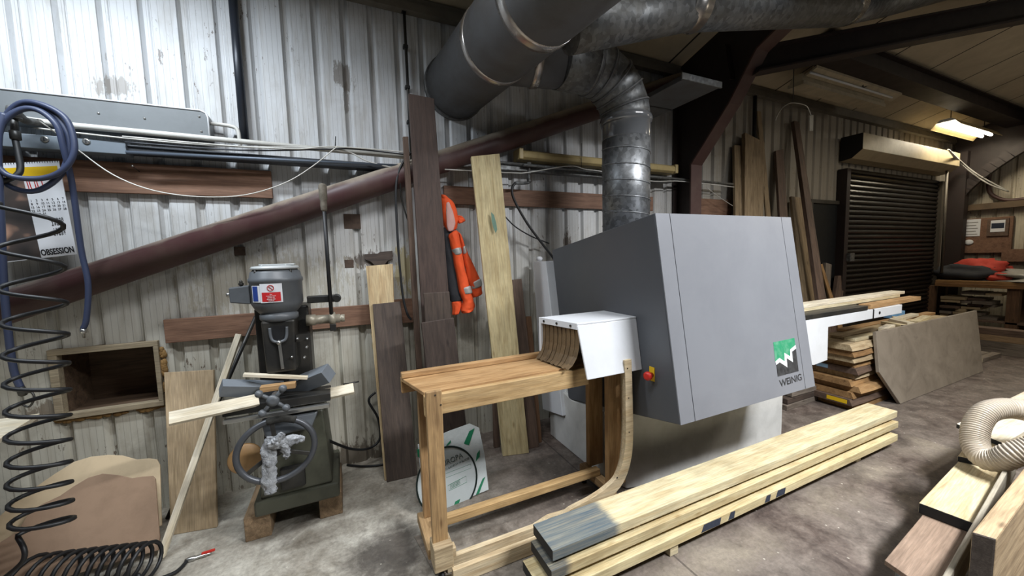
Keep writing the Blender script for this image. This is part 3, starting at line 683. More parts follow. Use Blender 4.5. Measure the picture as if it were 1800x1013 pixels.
# black spiral air hose, hanging then lying on the floor
yk = 2.32
pts = []
keys = [(52, 358), (55, 430), (58, 500), (62, 560), (64, 615), (66, 665), (68, 712), (68, 757), (70, 800), (70, 838), (72, 874), (74, 906), (78, 934)]   # axis of each turn in the photo
hang = [W(x, y, yk) for x, y in keys]
hang = smooth_path(hang, 16)
for i, c in enumerate(hang):
    an = 2*math.pi*i/16+math.pi*.9; r_ = .098
    pts.append(c+V((r_*math.cos(an), r_*.55*math.sin(an), 0)))
st = F(45, 1012, .10); en = F(268, 985, .10)
ax = (en-st).normalized(); sd = ax.cross(V((0, 0, 1))).normalized()
turns = 11; n0 = turns*16
fl_ = []
for i in range(n0+1):
    t = i/n0; an = 2*math.pi*i/16; c = st.lerp(en, t**.85 if t < 1 else 1)
    p = c+(sd*math.cos(an)+V((0, 0, 1))*math.sin(an)*.9)*.088; p.z = max(p.z, .012); fl_.append(p)
tip = F(330, 985, .012)
b = MB(); b.tube(pts+smooth_path([pts[-1], pts[-1]+V((.03, -.04, -.10)), fl_[0]+V((-.06, -.02, .02)), fl_[0]], 8)[1:]+fl_[1:]+smooth_path([fl_[-1], fl_[-1]+V((.03, .0, -.05)), en+V((.09, -.02, -.088)), tip], 8)[1:], .0092, 8)
sh = build('spiral_hose', b, black_m)
tag(sh, 'black spiral air hose hanging in loops and coiling along the floor', 'hose')
ag = thing('air_gun', 'small silver and red air nozzle lying at the end of the spiral hose', 'air nozzle', tip)
t2 = F(372, 972, .014); dv = (t2-tip).normalized()
b = MB(); b.lathe(tip, dv, [(.009, -.012), (.013, 0), (.013, .03), (.009, .034), (.009, .08), (.006, .085), (.006, (t2-tip).length)], 12); build('nozzle_tube', b, chrome, ag)
b = MB(); b.beam(tip+dv*.06+V((0, 0, .012)), tip+dv*.12+V((0, 0, .012)), .012, .012); build('red_lever', b, red_m, ag, bev=.003)

# cut sheets leaning in the corner
def outline(name, px, base_y, lean_y, zlean, th, mat, label):
    n = V((0, 1, 0)); p0 = V((0, base_y, 0)); d = V((0, lean_y-base_y, zlean)); n = V((1, 0, 0)).cross(d).normalized()
    if n.y < 0: n = -n
    pts = [PL(x, y, p0, n) for x, y in px]
    for p in pts:
        if p.z < .002: p.z = .002
    b = MB(); b.prism(pts, n*th)
    return tag(build(name, b, mat, fr=frame(pts[0], pts[1], -n), bev=.002), label, 'sheet')
outline('plywood_offcut', [(284, 924), (283, 900), (281, 818), (276, 808), (262, 806), (240, 808), (215, 801), (190, 800), (160, 803), (130, 812), (95, 834), (60, 858), (30, 880), (10, 898), (-20, 925), (-40, 1010), (150, 985)], 2.62, 2.96, .62, .012, paint('pale_ply_face', 'c4b090', .7, dirt=.2, dscale=6), 'pale plywood offcut with a curved cut edge behind the brown fibreboard')
outline('fibreboard_offcut', [(278, 968), (281, 945), (279, 928), (273, 842), (268, 837), (250, 838), (232, 841), (205, 835), (180, 833), (155, 840), (128, 856), (105, 872), (75, 886), (52, 900), (30, 935), (-10, 960), (-40, 1060)], 2.56, 2.90, .60, .012, mdf_m, 'brown fibreboard offcut with a wavy top leaning behind the spiral hose')
leaner('plywood_sheet', (288, 655), (375, 650), (381, 928), (300, 942), 3.06, .02, ply_m, 'tall plywood rectangle leaning on the wall below the niche')
pb = F(283, 980, .02); pt_ = W(420, 588, 2.96)
plank('batten', pb, pt_, .034, .034, white_pine, 'thin whitewood batten leaning diagonally left of the mortiser', 'batten', up=(0, -1, .2))
b = MB(); b.tube([F(282, 930, .01)+V((.0, .1, 0)), W(450, 556, 3.02)], .012, 10); tag(build('metal_rod', b, dk_metal), 'thin grey metal rod leaning behind the whitewood batten', 'rod')
# corner of a worktable entering at the left edge
ct = thing('side_table', 'pale topped side table with a red leg cut by the left edge', 'table', (-1.6, 2.5, 0))
z_ = .83; a, c = F(70, 727, z_), F(0, 771, z_); d_ = (c-a).normalized()
b = MB(); b.prism([a, a+d_*.75, a+d_*.75+V((-1.0, .02, 0)), a+V((-1.0, .02, 0))], (0, 0, -.022)); build('top', b, white_pine, ct, frame(a, a+V((-1, .02, 0))), .002)
lg = S(-12, 900, 0) if False else W(-13, 900, 2.2)
b = MB(); b.box((lg.x-.05, 2.05, 0), (lg.x+.02, 2.12, z_-.022)); build('leg', b, red_m, ct, bev=.006)
b = MB(); b.box((lg.x-.65, 2.05, 0), (lg.x-.58, 2.12, z_-.022)); build('leg', b, red_m, ct, bev=.006)
b = MB(); b.box((lg.x-.58, 2.06, z_-.09), (lg.x-.05, 2.11, z_-.022)); build('rail', b, red_m, ct, bev=.004)

# ================================================================== MORTISER
mo = thing('mortising_machine', 'old grey cast iron mortising machine standing on two timber blocks', 'machine', (-.38, 2.6, 0))
Y = 2.6
def mz(py, y=Y): return W(487, py, y).z
mc = V((W(487, 510, Y).x, Y, 0)); s1 = W(535, 510, Y).x-W(440, 510, Y).x; rm = s1/2
prof = [(rm*.45, mz(566)), (rm*.55, mz(556)), (rm*.78, mz(545)), (rm*.86, mz(541)), (rm*.97, mz(532)), (rm*.98, mz(496)), (rm*1.02, mz(494)), (rm*1.02, mz(489)), (rm*.97, mz(487)), (rm*.93, mz(478)), (rm*.80, mz(473)), (rm*.5, mz(471))]
b = MB(); b.lathe(mc, (0, 0, 1), prof, 40); build('motor_housing', b, grey_mach, mo)
b = MB(); b.lathe(mc, (0, 0, 1), [(rm*.86, mz(473.5)), (rm*.92, mz(472)), (rm*.86, mz(468)), (rm*.5, mz(466.5))], 36); lid = build('rain_cap', b, paint('pale_grey_cap', 'b9bdbd', .4, .1, .2), mo)
b = MB(); b.box(mc+V((-rm*.55, -rm*.3, mz(466.5))), mc+V((rm*.75, rm*.3, mz(464))))
for x in (-.4, .45): b.lathe(mc+V((rm*x, -rm*.5, 0)), (0, 0, 1), [(.006, mz(475)), (.006, mz(465))], 8)
build('cap_plate', b, paint('pale_grey_cap', 'b9bdbd'), lid, bev=.002)
for k in range(4):
    an = R(45+90*k); b = MB(); p = mc+V((math.cos(an)*rm*.88, math.sin(an)*rm*.88, 0)); b.lathe(p, (0, 0, 1), [(.008, mz(482)), (.008, mz(474))], 8); build('cap_bolt', b, dk_metal, mo)
# terminal box on the left
b = MB(); x0, x1 = W(405, 515, Y).x, W(442, 515, Y).x
b.hexa([(x0, Y-.035, mz(527)), (x1, Y-.05, mz(531)), (x1, Y-.05, mz(499)), (x0, Y-.035, mz(502)), (x0, Y+.035, mz(527)), (x1, Y+.05, mz(531)), (x1, Y+.05, mz(499)), (x0, Y+.035, mz(502))])
tb = build('terminal_box', b, grey_mach, mo, bev=.006)
b = MB(); b.lathe((x0, Y, mz(514)), (-1, 0, 0), [(.012, -.002), (.013, .014), (.009, .02)], 14); build('cable_gland', b, chrome, tb)
b = MB(); b.lathe((W(425, 497, Y).x, Y-.02, mz(500)), (0, 0, 1), [(.005, -.002), (.012, .006), (.014, .014), (.008, .022), (.010, .026), (.004, .034)], 12); build('wing_nut', b, dk_metal, tb)
# warning labels wrapped on the motor
def wrap(pxl, pxr, pyt, pyb, mat, off=.0012, name='label'):
    b = MB(); n = 8
    vs = []
    for i in range(n+1):
        px = pxl+(pxr-pxl)*i/n; sx = (px-487)/47.5; sx = max(-.98, min(.98, sx)); an = math.asin(sx)-R(9)*0
        for py in (pyb, pyt):
            r_ = rm*.985+off; vs.append(mc+V((math.sin(an)*r_, -math.cos(an)*r_, mz(py, Y-.11))))
    for i in range(n): b.add([vs[2*i], vs[2*i+2], vs[2*i+3], vs[2*i+1]], [(0, 1, 2, 3)], 0, True)
    return build(name, b, mat, mo, recalc=False)
wrap(449, 464, 501, 530, paper, name='safety_label')
wrap(450.5, 460, 502, 528, paint('blue_label', '24408a', .5, dirt=.03), .0022, 'blue_panel')
wrap(464.5, 502, 498, 531, paper, .0024, 'prohibition_label')
wrap(467.5, 499, 513, 529, paint('red_label', 'bf2326', .5, dirt=.03), .0034, 'red_panel')
def on_motor(px, py, off): 
    an = math.asin((px-487)/47.5); r_ = rm*.985+off; return mc+V((math.sin(an)*r_, -math.cos(an)*r_, mz(py, Y-.11)))
cpt = on_motor(483, 505.5, .0042); nx = V((1, -.08, 0)).normalized()
b = MB(); b.tube([cpt+(nx*math.cos(t)+V((0, 0, 1))*math.sin(t))*.0155 for t in [2*math.pi*k/28 for k in range(28)]], .0018, 6, closed=True); b.tube([cpt+nx*-.011+V((0, 0, .011)), cpt+nx*.011+V((0, 0, -.011))], .0016, 6); build('no_entry_ring', b, red_ink, mo)
for i, t_ in enumerate(('No', 'unauthorised', 'person to', 'operate this', 'machine')):
    p = on_motor(483, 517.3+i*2.75, .0062); text(t_, .0088, p, nx, (0, 0, 1), white_ink, mo, 'sign_lettering', 1, align='CENTER')
# column, spindle casing
b = MB(); X = W(455, 600, 2.75).x, W(548, 600, 2.75).x
b.box((X[0], 2.68, .3), (X[1], 2.9, W(487, 540, 2.68).z)); build('column', b, dk_metal, mo, bev=.012)
xq = mc.x+.005; b = MB()
zt, zb = mz(560), mz(656, 2.5)
b.hexa([(xq-.075, 2.50, zb), (xq+.075, 2.50, zb), (xq+.085, 2.5, zt), (xq-.085, 2.5, zt), (xq-.085, 2.69, zb), (xq+.085, 2.69, zb), (xq+.085, 2.69, zt), (xq-.085, 2.69, zt)]); build('spindle_casing', b, dk_metal, mo, bev=.012)
b = MB(); b.lathe((xq, 2.58, 0), (0, 0, 1), [(.09, mz(562)), (.1, mz(558)), (.1, mz(551)), (.08, mz(547))], 26); build('bearing_collar', b, grey_mach, mo)
zo = W(497, 598, 2.49).z
b = MB(); b.tube(smooth_path([(xq-.042, 2.497, zo+.075), (xq-.040, 2.495, zo+.03), (xq-.03, 2.493, zo), (xq, 2.492, zo-.01), (xq+.03, 2.493, zo), (xq+.04, 2.495, zo+.03), (xq+.042, 2.497, zo+.075)], 5), .008, 8); build('casing_lip', b, grey_mach, mo)
b = MB(); b.box((xq-.036, 2.4975, zo), (xq+.036, 2.50, zo+.085)); build('casing_opening', b, black_m, mo)
b = MB(); b.beam((xq+.002, 2.485, W(495, 605, 2.49).z), (xq+.008, 2.485, W(499, 648, 2.49).z), .016, .012, (0, -1, 0)); b.ball((xq, 2.485, W(494, 602, 2.49).z), .014); build('chain_guide', b, chrome, mo, bev=.002)
b = MB(); b.box((W(520, 590, 2.52).x, 2.51, W(530, 600, 2.52).z), (W(546, 590, 2.52).x, 2.53, W(530, 588, 2.52).z)); build('scale_plate', b, dk_metal, mo)
for px, py in ((523, 596), (540, 596), (535, 629), (513, 628), (539, 611)):
    b = MB(); b.lathe(W(px, py, 2.49), (0, -1, 0), [(.007, -.03), (.007, .004), (.004, .008)], 10); build('bolt', b, chrome, mo)
# side arms on the right
b = MB(); p = W(540, 527, 2.66); q_ = W(592, 524, 2.66); b.beam(p, q_, .05, .045); b.lathe(q_, (0, 1, 0), [(.026, -.03), (.026, .03)], 16); build('counterbalance_arm', b, dk_metal, mo, bev=.006)
b = MB(); p = W(545, 563, 2.62); q_ = W(606, 559, 2.62); d_ = (q_-p).normalized(); L_ = (q_-p).length
b.lathe(p, d_, [(.035, -.02), (.035, .03), (.028, .032), (.028, L_*.55), (.042, L_*.56), (.042, L_*.72), (.028, L_*.73), (.028, L_*.86), (.020, L_*.87), (.024, L_*.9), (.024, L_)], 18); build('lever_shaft', b, paint('worn_cream_steel', '9b9484', .45, .3, .4, 14), mo)
b = MB(); cz = p+d_*L_*.64; b.box(cz+V((-.018, -.03, -.075)), cz+V((.018, .03, -.03))); build('clamp_lug', b, dk_metal, mo, bev=.004)
lv0 = W(583, 560, 2.60); lv1 = W(567, 330, 2.66)
b = MB(); b.tube([lv0, lv1], .0115, 12); lever = build('hand_lever', b, black_m, mo)
gd = (lv1-lv0).normalized(); b = MB(); b.lathe(lv1, gd, [(.012, -.15), (.018, -.14), (.020, -.11), (.019, -.08), (.024, -.07), (.024, .01), (.018, .022), (.006, .026)], 16); build('wrapped_grip', b, paint('taped_grip', '6d665a', .8, dirt=.4, dscale=40), lever)
# pedestal
b = MB(); z1, z0 = .70, .145
yf = 2.46
xl0, xr0, xl1, xr1 = W(446, 895, yf).x, W(598, 880, yf).x, W(462, 740, yf).x, W(568, 740, yf).x
b.hexa([(xl0, yf, z0), (xr0, yf, z0), (xr0, yf, z0+.09), (xl0, yf, z0+.09), (xl0, 2.93, z0), (xr0, 2.93, z0), (xr0, 2.93, z0+.09), (xl0, 2.93, z0+.09)])
b.hexa([(xl0+.03, yf+.02, z0+.09), (xr0-.035, yf+.02, z0+.09), (xr1, yf+.05, z1), (xl1, yf+.05, z1), (xl0+.03, 2.9, z0+.09), (xr0-.035, 2.9, z0+.09), (xr1, 2.88, z1), (xl1, 2.88, z1)])
build('pedestal', b, green_mach, mo, bev=.012)
b = MB(); b.box((W(492, 850, 2.44).x, 2.455, W(492, 868, 2.44).z), (W(537, 850, 2.44).x, 2.49, W(500, 826, 2.44).z)); build('access_cover', b, dk_metal, mo, bev=.012)
# cross slide under the timber
b = MB(); p = W(392, 742, 2.42); q_ = W(580, 712, 2.42)
b.beam(p, q_, .03, .024, (0, 0, 1)); build('slide_rail', b, chrome, mo, bev=.004)
b = MB(); b.beam(p+V((-.005, .09, .045)), q_+V((.005, .09, .045)), .16, .05, (0, 0, 1)); build('work_table', b, dk_metal, mo, bev=.005)
b = MB(); zz = W(500, 760, 2.45).z; b.hexa([(W(465, 760, 2.4).x, 2.40, zz), (W(548, 760, 2.4).x, 2.40, zz+.01), (W(560, 735, 2.4).x, 2.42, zz+.10), (W(455, 735, 2.4).x, 2.42, zz+.10), (W(465, 760, 2.4).x, 2.55, zz), (W(548, 760, 2.4).x, 2.55, zz+.01), (W(560, 735, 2.4).x, 2.55, zz+.1), (W(455, 735, 2.4).x, 2.55, zz+.1)]); build('saddle', b, grey_mach, mo, bev=.012)
# hand wheel
hw = W(487, 791, 2.33); RH = (W(552, 791, 2.33)-hw).length*1.0
b = MB(); tl = V((.12, -1, .12)).normalized(); hx = tl.cross(V((0, 0, 1))).normalized(); hz = hx.cross(tl)
b.tube([hw+(hx*math.cos(t)+hz*math.sin(t)*.90)*RH for t in [2*math.pi*k/48 for k in range(48)]], .0165, 10, closed=True)
wh = build('hand_wheel', b, paint('dull_wheel_steel', '54565a', .4, .4, .3), mo)
b = MB(); b.lathe(hw-tl*.05, tl, [(.018, -.10), (.018, .0), (.032, .005), (.034, .05), (.022, .06)], 18); hub = V(hw); build('wheel_hub', b, dk_metal, wh)
for an in (205, 325, 85):
    b = MB(); t = R(an); e = hw+(hx*math.cos(t)+hz*math.sin(t)*.9)*RH; b.beam(hw, e, .022, .012, tl); build('spoke', b, dk_metal, wh, bev=.003)
b = MB(); b.tube([hw+(hx*math.cos(t)+hz*math.sin(t)*.90)*RH for t in [R(78+4*k) for k in range(12)]], .020, 10); build('rim_wrapping', b, paint('string_wrap', '34332f', .9, dirt=.4, dscale=60, bmp=.6), wh)
# ball-ended star knob
sk = W(480, 704, 2.30)
b = MB(); b.lathe(sk, (0, -1, 0), [(.02, -.09), (.02, 0), (.032, .004), (.03, .016), (.012, .022)], 16); kn = build('star_knob', b, grey_mach, mo)
for px, py in ((455, 693), (497, 683), (461, 727), (503, 717)):
    e = W(px, py, 2.29); b = MB(); b.tube([sk, e], [.012, .009], 10); b.ball(e, .020); build('knob_arm', b, grey_mach, kn)
# disc at the left
b = MB(); dc = W(431, 806, 2.42); b.lathe(dc, (.25, -1, .1), [(.06, -.012), (.078, -.012), (.08, -.008), (.08, .008), (.076, .012), (.02, .013)], 30); tag(build('wooden_disc', b, paint('orange_wood_disc', '94734a', .5, dirt=.2, dscale=12), mo, label='round orange-brown wooden disc'), None)
# plastic rag tied on the wheel
pl_m = paint('crumpled_film', 'a9acb0', .2, 0, .5, 22, '4f5153', bmp=.9)
rg = thing('plastic_rag', 'crumpled clear plastic film tied around the handwheel of the mortiser', 'plastic film', hw)
b = MB(); random.seed(5)
def strip(pts, ws, seed, y=2.285):
    P = smooth_path([W(x, yy, y) for x, yy in pts], 6); n = len(P)
    secs = []
    for i, p in enumerate(P):
        w_ = np.interp(i/(n-1), np.linspace(0, 1, len(ws)), ws); t = (P[min(i+1, n-1)]-P[max(i-1, 0)]).normalized(); sdv = t.cross(V((0, 1, 0))).normalized()
        secs.append((p+V((0, .008*mnoise.noise(V((i*.5, seed, 0))), 0)), sdv*w_, V((0, .009, 0))))
    b.loft(secs, 18, 0, .014, seed)
strip([(478, 768), (473, 790), (474, 815), (473, 845), (476, 868)], [.022, .036, .030, .036, .024], 1)
strip([(470, 782), (492, 780), (515, 774), (536, 772)], [.014, .03, .028, .012], 2, 2.27)
strip([(498, 762), (488, 772), (480, 778)], [.014, .02, .02], 3, 2.265)
strip([(498, 780), (503, 795), (504, 806)], [.02, .02, .006], 4, 2.27)
build('film', b, pl_m, rg); 
# timber lying on the table
def tim(name, p0, p1, wd, ht, mat, lab, up=(0, 0, 1), cat='timber piece'): return plank(name, p0, p1, wd, ht, mat, lab, cat, up=up, bev=.002)
gm = paint('grey_primer_timber', '6f757b', .6, dirt=.15)
p = W(388, 682, 2.48); q_ = W(497, 684, 2.58)
tim('grey_moulding', p, q_, .07, .07, gm, 'grey primed moulding lying across the left of the mortiser table', (0, -.4, 1))
tim('grey_moulding', W(512, 682, 2.62), W(578, 656, 2.48), .09, .085, gm, 'short grey primed block lying right of the mortiser spindle', (0, -.4, 1))
tim('pine_strip', W(428, 659, 2.50), W(541, 664, 2.50), .035, .018, white_pine, 'short pale strip on top of the grey moulding at the mortiser')
tim('pine_board', W(297, 737, 2.36), W(455, 703, 2.46), .075, .02, white_pine, 'pale board sticking out left from the mortiser table', (0, -.75, 1))
tim('pine_board', W(515, 706, 2.50), W(622, 683, 2.50), .07, .022, white_pine, 'pale board sticking out right from the mortiser table', (0, -.75, 1))
tim('hardwood_offcut', W(458, 684, 2.44), W(520, 676, 2.44), .05, .03, amber, 'small orange-brown offcut behind the ball-ended knob')
b = MB(); b.tube([W(603, 676, 2.62), W(631, 671, 2.62)], .005, 8); tag(build('steel_rod', b, dk_metal), 'thin dark steel rod end lying over the right pale board of the mortiser', 'rod')
# supporting blocks
for a_, c_, lab in (((455, 948), (470, 900), 'square timber block under the left foot of the mortiser'), ((583, 908), (590, 870), 'square timber block under the right foot of the mortiser')):
    p = F(*a_); b = MB(); b.box((p.x-.065, p.y-.0, 0), (p.x+.065, p.y+.38, .145)); tag(build('timber_block', b, dirty_w, fr=frame((p.x, p.y, .07), (p.x, p.y+1, .07)), bev=.004), lab, 'block')
# machine cable
b = MB(); b.tube(smooth_path([W(566, 768, 2.66), W(590, 780, 2.72), W(620, 790, 2.85), W(650, 788, 2.95), W(668, 770, 2.99), W(664, 735, 3.02), W(648, 705, 3.03), W(660, 690, 3.04)], 6), .009, 8); tag(build('power_cable', b, black_m), 'black power cable sagging from the mortiser to the wall', 'cable')
b = MB(); b.tube(smooth_path([F(610, 812, .012)+V((0, -.05, 0)), F(640, 820, .012), F(672, 817, .012), F(690, 810, .012)], 5), .008, 8); tag(build('floor_cable', b, black_m), 'short black cable on the floor behind the dark leaning board', 'cable')
# ================================================================== BOARDS LEANING BY THE TABLE
leaner('leaning_board', (643, 468), (690, 464), (704, 842), (676, 846), 3.03, .03, wood('pale_elm', 'd6c096', 'a5845a'), 'pale board leaning behind the dark board left of the bandsaw bag', group=None)
leaner('leaning_board', (655, 535), (704, 530), (734, 836), (680, 849), 2.95, .022, dark_w, 'dark brown board leaning just left of the wooden stand')
b = MB(); b.prism([W(x, y, 3.085) for x, y in ((641, 447), (664, 446), (668, 443), (690, 441), (690, 456), (682, 458), (672, 470), (660, 468), (652, 460), (641, 456))], (0, .02, 0)); tag(build('wall_scrap', b, dark_w), 'torn dark brown scrap on the wall above the pale leaning board', 'scrap')
leaner('leaning_strip', (709, 240), (718, 240), (752, 800), (742, 803), 2.86, .03, brown_w, 'narrow dark strip leaning left of the tall dark plank')
leaner('tall_plank', (718, 164), (763, 173), (810, 800), (758, 812), 2.81, .04, wood('dark_walnut', '54433b', '3b2e29', knots=False), 'tallest dark brown plank leaning under the big duct')
leaner('leaning_board', (745, 516), (790, 513), (812, 815), (764, 828), 2.66, .02, dark_w, 'dark board with a straight top leaning on the tall dark plank')
leaner('leaning_board', (741, 568), (798, 559), (828, 818), (772, 838), 2.60, .022, wood('dark_stain_wood', '4d4039', '322823'), 'widest dark board in front of the tall plank behind the wooden stand')
leaner('pale_plank', (828, 275), (878, 270), (930, 797), (884, 803), 2.82, .055, wood('pale_figured_plank', 'd0c094', 'a58e60'), 'tall pale plank with a green paint mark leaning right of the orange jacket')
p = W(868, 392, 2.905); b = MB(); n_ = (F(930, 797)-F(884, 803)).cross(W(828, 275, 2.82)-F(884, 803)).normalized()
P0 = F(884, 803)
pk = [PL(x, y, P0, n_)+n_*(.003 if n_.y < 0 else -.003) for x, y in ((863, 373), (868, 378), (872, 392), (874, 404), (871, 410), (867, 400), (864, 388))]
b.prism(pk, n_*.002); pk_o = build('paint_mark', b, paint('green_paint_mark', '5f7d6c', .6))
plk = [o for o in COL.objects if o.name.startswith('pale_plank')][0]
pk_o.parent = plk; pk_o.matrix_parent_inverse = WM[plk].inverted(); pk_o['label'] = 'green paint mark'
leaner('leaning_board', (900, 492), (917, 490), (948, 786), (930, 790), 3.03, .03, brown_w, 'brown board half hidden behind the right edge of the pale plank')
leaner('leaning_board', (914, 557), (934, 556), (953, 778), (934, 783), 2.97, .025, wood('red_brown_wood', '7c5a3e', '553b28'), 'short reddish brown board right of the pale plank by the planer')
leaner('leaning_strip', (864, 560), (872, 560), (879, 786), (870, 789), 3.04, .03, brown_w, 'dark strip mostly hidden behind the left edge of the pale plank')
b = MB(); b.tube(smooth_path([W(x, y, 2.92) for x, y in ((726, 266), (712, 280), (700, 305), (696, 340), (698, 400), (702, 460), (708, 520), (716, 552), (723, 562))], 6), .009, 8)
tag(build('hanging_cable', b, black_m), 'black cable hanging down left of the tall dark plank', 'cable')
b = MB(); b.tube(smooth_path([W(x, y, 2.94) for x, y in ((703, 318), (706, 350), (716, 385), (722, 400), (726, 450), (724, 500))], 6), .006, 8)
tag(build('hanging_cable', b, dk_metal), 'thin dark cable loop between the narrow strip and the tall plank', 'cable')
# orange jacket
ora = paint('orange_fabric', 'e0521f', .8, dirt=.18, dscale=10, dcol='8f3212'); dkf = paint('dark_quilted_lining', '26272b', .85, dirt=.1, bmp=.4); refl = paint('reflective_band', 'a3a29e', .45, .2, .15); pink = paint('pale_inner_fabric', 'c59a92', .8, dirt=.2)
yj = 2.93
jk = thing('work_jacket', 'orange high visibility work jacket with grey bands hanging on the wall', 'jacket', W(808, 450, yj))
def band_loft(pts, y, dep, seed, wr=.006):
    secs = []
    for (xl, yl, xr, yr) in pts:
        a_, c_ = W(xl, yl, y), W(xr, yr, y); secs.append(((a_+c_)/2, (c_-a_)/2, V((0, dep, 0))))
    return secs
def cloth(name, pts, y, dep, mat, seed, parent=jk, wr=.013):
    P = []
    for i in range(len(pts)-1):
        for t in (0, .25, .5, .75): P.append(tuple(pts[i][k]*(1-t)+pts[i+1][k]*t for k in range(4)))
    P.append(pts[-1]); b = MB(); b.loft(band_loft(P, y, dep, seed), 20, 0, wr, seed); return build(name, b, mat, parent, sub=1)
cloth('lining', [(774, 400, 792, 398), (778, 430, 802, 425), (782, 480, 812, 475), (788, 520, 818, 515), (792, 532, 818, 528)], yj+.02, .035, dkf, 1)
cloth('lining_hem', [(794, 530, 812, 528), (795, 540, 812, 538), (794, 555, 806, 553)], yj+.015, .03, ora, 2)
cloth('hood', [(772, 342, 782, 344), (772, 352, 797, 356), (774, 372, 803, 370), (778, 392, 806, 388), (784, 408, 802, 405)], yj+.01, .05, ora, 3)
cloth('hood_lining', [(784, 356, 789, 354), (784, 372, 796, 370), (785, 395, 801, 392), (788, 408, 797, 406)], yj-.035, .012, pink, 4, wr=.003)
cloth('collar_flap', [(803, 378, 812, 380), (804, 386, 819, 388), (806, 394, 813, 392)], yj-.01, .02, ora, 5)
sl = cloth('sleeve', [(787, 412, 803, 402), (794, 440, 810, 432), (800, 475, 816, 468), (807, 515, 826, 508), (814, 530, 832, 526), (810, 546, 835, 538), (813, 552, 830, 548)], yj-.02, .042, ora, 6)
cloth('reflective_stripe', [(793, 437, 809, 433), (797, 451, 812.5, 447)], yj-.022, .046, refl, 7, sl, .003)
cloth('reflective_stripe', [(808, 505, 826.5, 501), (812, 519, 831, 516)], yj-.022, .047, refl, 8, sl, .003)
fp = cloth('front_panel', [(803, 404, 811, 415), (810, 432, 816, 430), (815, 460, 826, 455), (821, 490, 843, 488), (828, 515, 847, 505), (830, 525, 848, 518)], yj+.012, .03, ora, 9)
cloth('reflective_stripe', [(810.5, 434, 816.5, 430), (813, 449, 821, 446)], yj+.011, .034, refl, 10, fp, .002)
cloth('reflective_stripe', [(824, 497, 845.5, 488), (828, 511, 848, 503)], yj+.011, .034, refl, 11, fp, .002)

# bandsaw blade in its plastic bag
bagq = [F(782, 893, .004), F(859, 862, .004), None, None]
yb_ = (bagq[0].y+bagq[1].y)/2; pn = V((0, -1, .30)).normalized(); P0 = V((0, yb_, 0))
P0 = bagq[0]; xdir = (bagq[1]-bagq[0]).normalized(); upv = V((0, .33, 1)); upv = (upv-xdir*upv.dot(xdir)).normalized(); pn = xdir.cross(upv)
def bp(px, py, off=0): return PL(px, py, P0, pn)+pn*off
bg = thing('saw_blade_packet', 'white plastic packet with green stripes holding a coiled bandsaw blade', 'packet', P0)
film = paint('milky_packet_film', 'c3c9c8', .25, 0, .2, 8, '8d9390', bmp=.5)
b = MB(); poly = [bp(x, y) for x, y in ((782, 893), (859, 861), (852, 800), (842, 752), (826, 745), (790, 758), (735, 782), (742, 850), (750, 893))]
for p in poly: p.z = max(p.z, .003)
b.prism(poly, pn*-.012); pk = build('packet_body', b, film, bg, frame(P0, P0+xdir, pn))
grn = paint('green_print', '1d7350', .45, dirt=.05)
for i, q in enumerate((((825, 758), (834, 753), (824, 783), (815, 780)), ((838, 798), (843, 791), (843, 803), (836, 812)), ((848, 842), (853, 838), (842, 868), (836, 871)), ((800, 882), (809, 877), (806, 887), (797, 891)), ((785, 782), (792, 774), (792, 779), (784, 785)), ((733, 790), (737, 790), (737, 805), (734, 803)))):
    b = MB(); b.prism([bp(x, y, .0015) for x, y in q], pn*.0008); build('green_stripe', b, grn, pk)
cc = bp(787, 845); rr = (bp(836, 835)-cc).length
b = MB(); b.lathe(cc+pn*.001, pn, [(rr*1.01, 0), (rr*1.0, .001), (rr*.5, .0012)], 48, sm=False); build('card_disc', b, paint('grey_print_disc', 'aeb4b3', .4, dirt=.1), pk)
b = MB(); uu = (bp(840, 835)-cc).normalized(); ww = pn.cross(uu); b.tube([cc+pn*.004+(uu*math.cos(t)+ww*math.sin(t))*rr*1.03 for t in [2*math.pi*k/56 for k in range(56)]], .006, 8, closed=True); build('blade_coil', b, paint('dark_blade_steel', '1e2a26', .4, .4, .1), pk)
td = (bp(818, 800)-bp(783, 817)).normalized(); tu = pn.cross(td)
text('EUROPA', .046, bp(772, 824, .003), td, tu, paint('grey_green_ink', '56625f', .5), bg, 'brand_lettering')
text('ED BANDSAW BLADE', .019, bp(781, 828.5, .003), td, tu, paint('grey_green_ink', '56625f'), bg, 'packet_lettering')
b = MB(); q = [bp(x, y, .0025) for x, y in ((787, 854), (819, 837), (820, 848), (789, 863))]; b.tube(q, .0012, 5, closed=True); build('print_box', b, grn, pk)
b = MB(); q = [bp(x, y, .0025) for x, y in ((783, 833), (827, 816), (828, 823), (784, 840))]; b.tube(q, .0009, 5, closed=True); build('print_box', b, grn, pk)
for i in range(4): text('Use safety equipment', .0085, bp(791, 852.5+i*2.6, .003), td, tu, grn, bg, 'small_print')

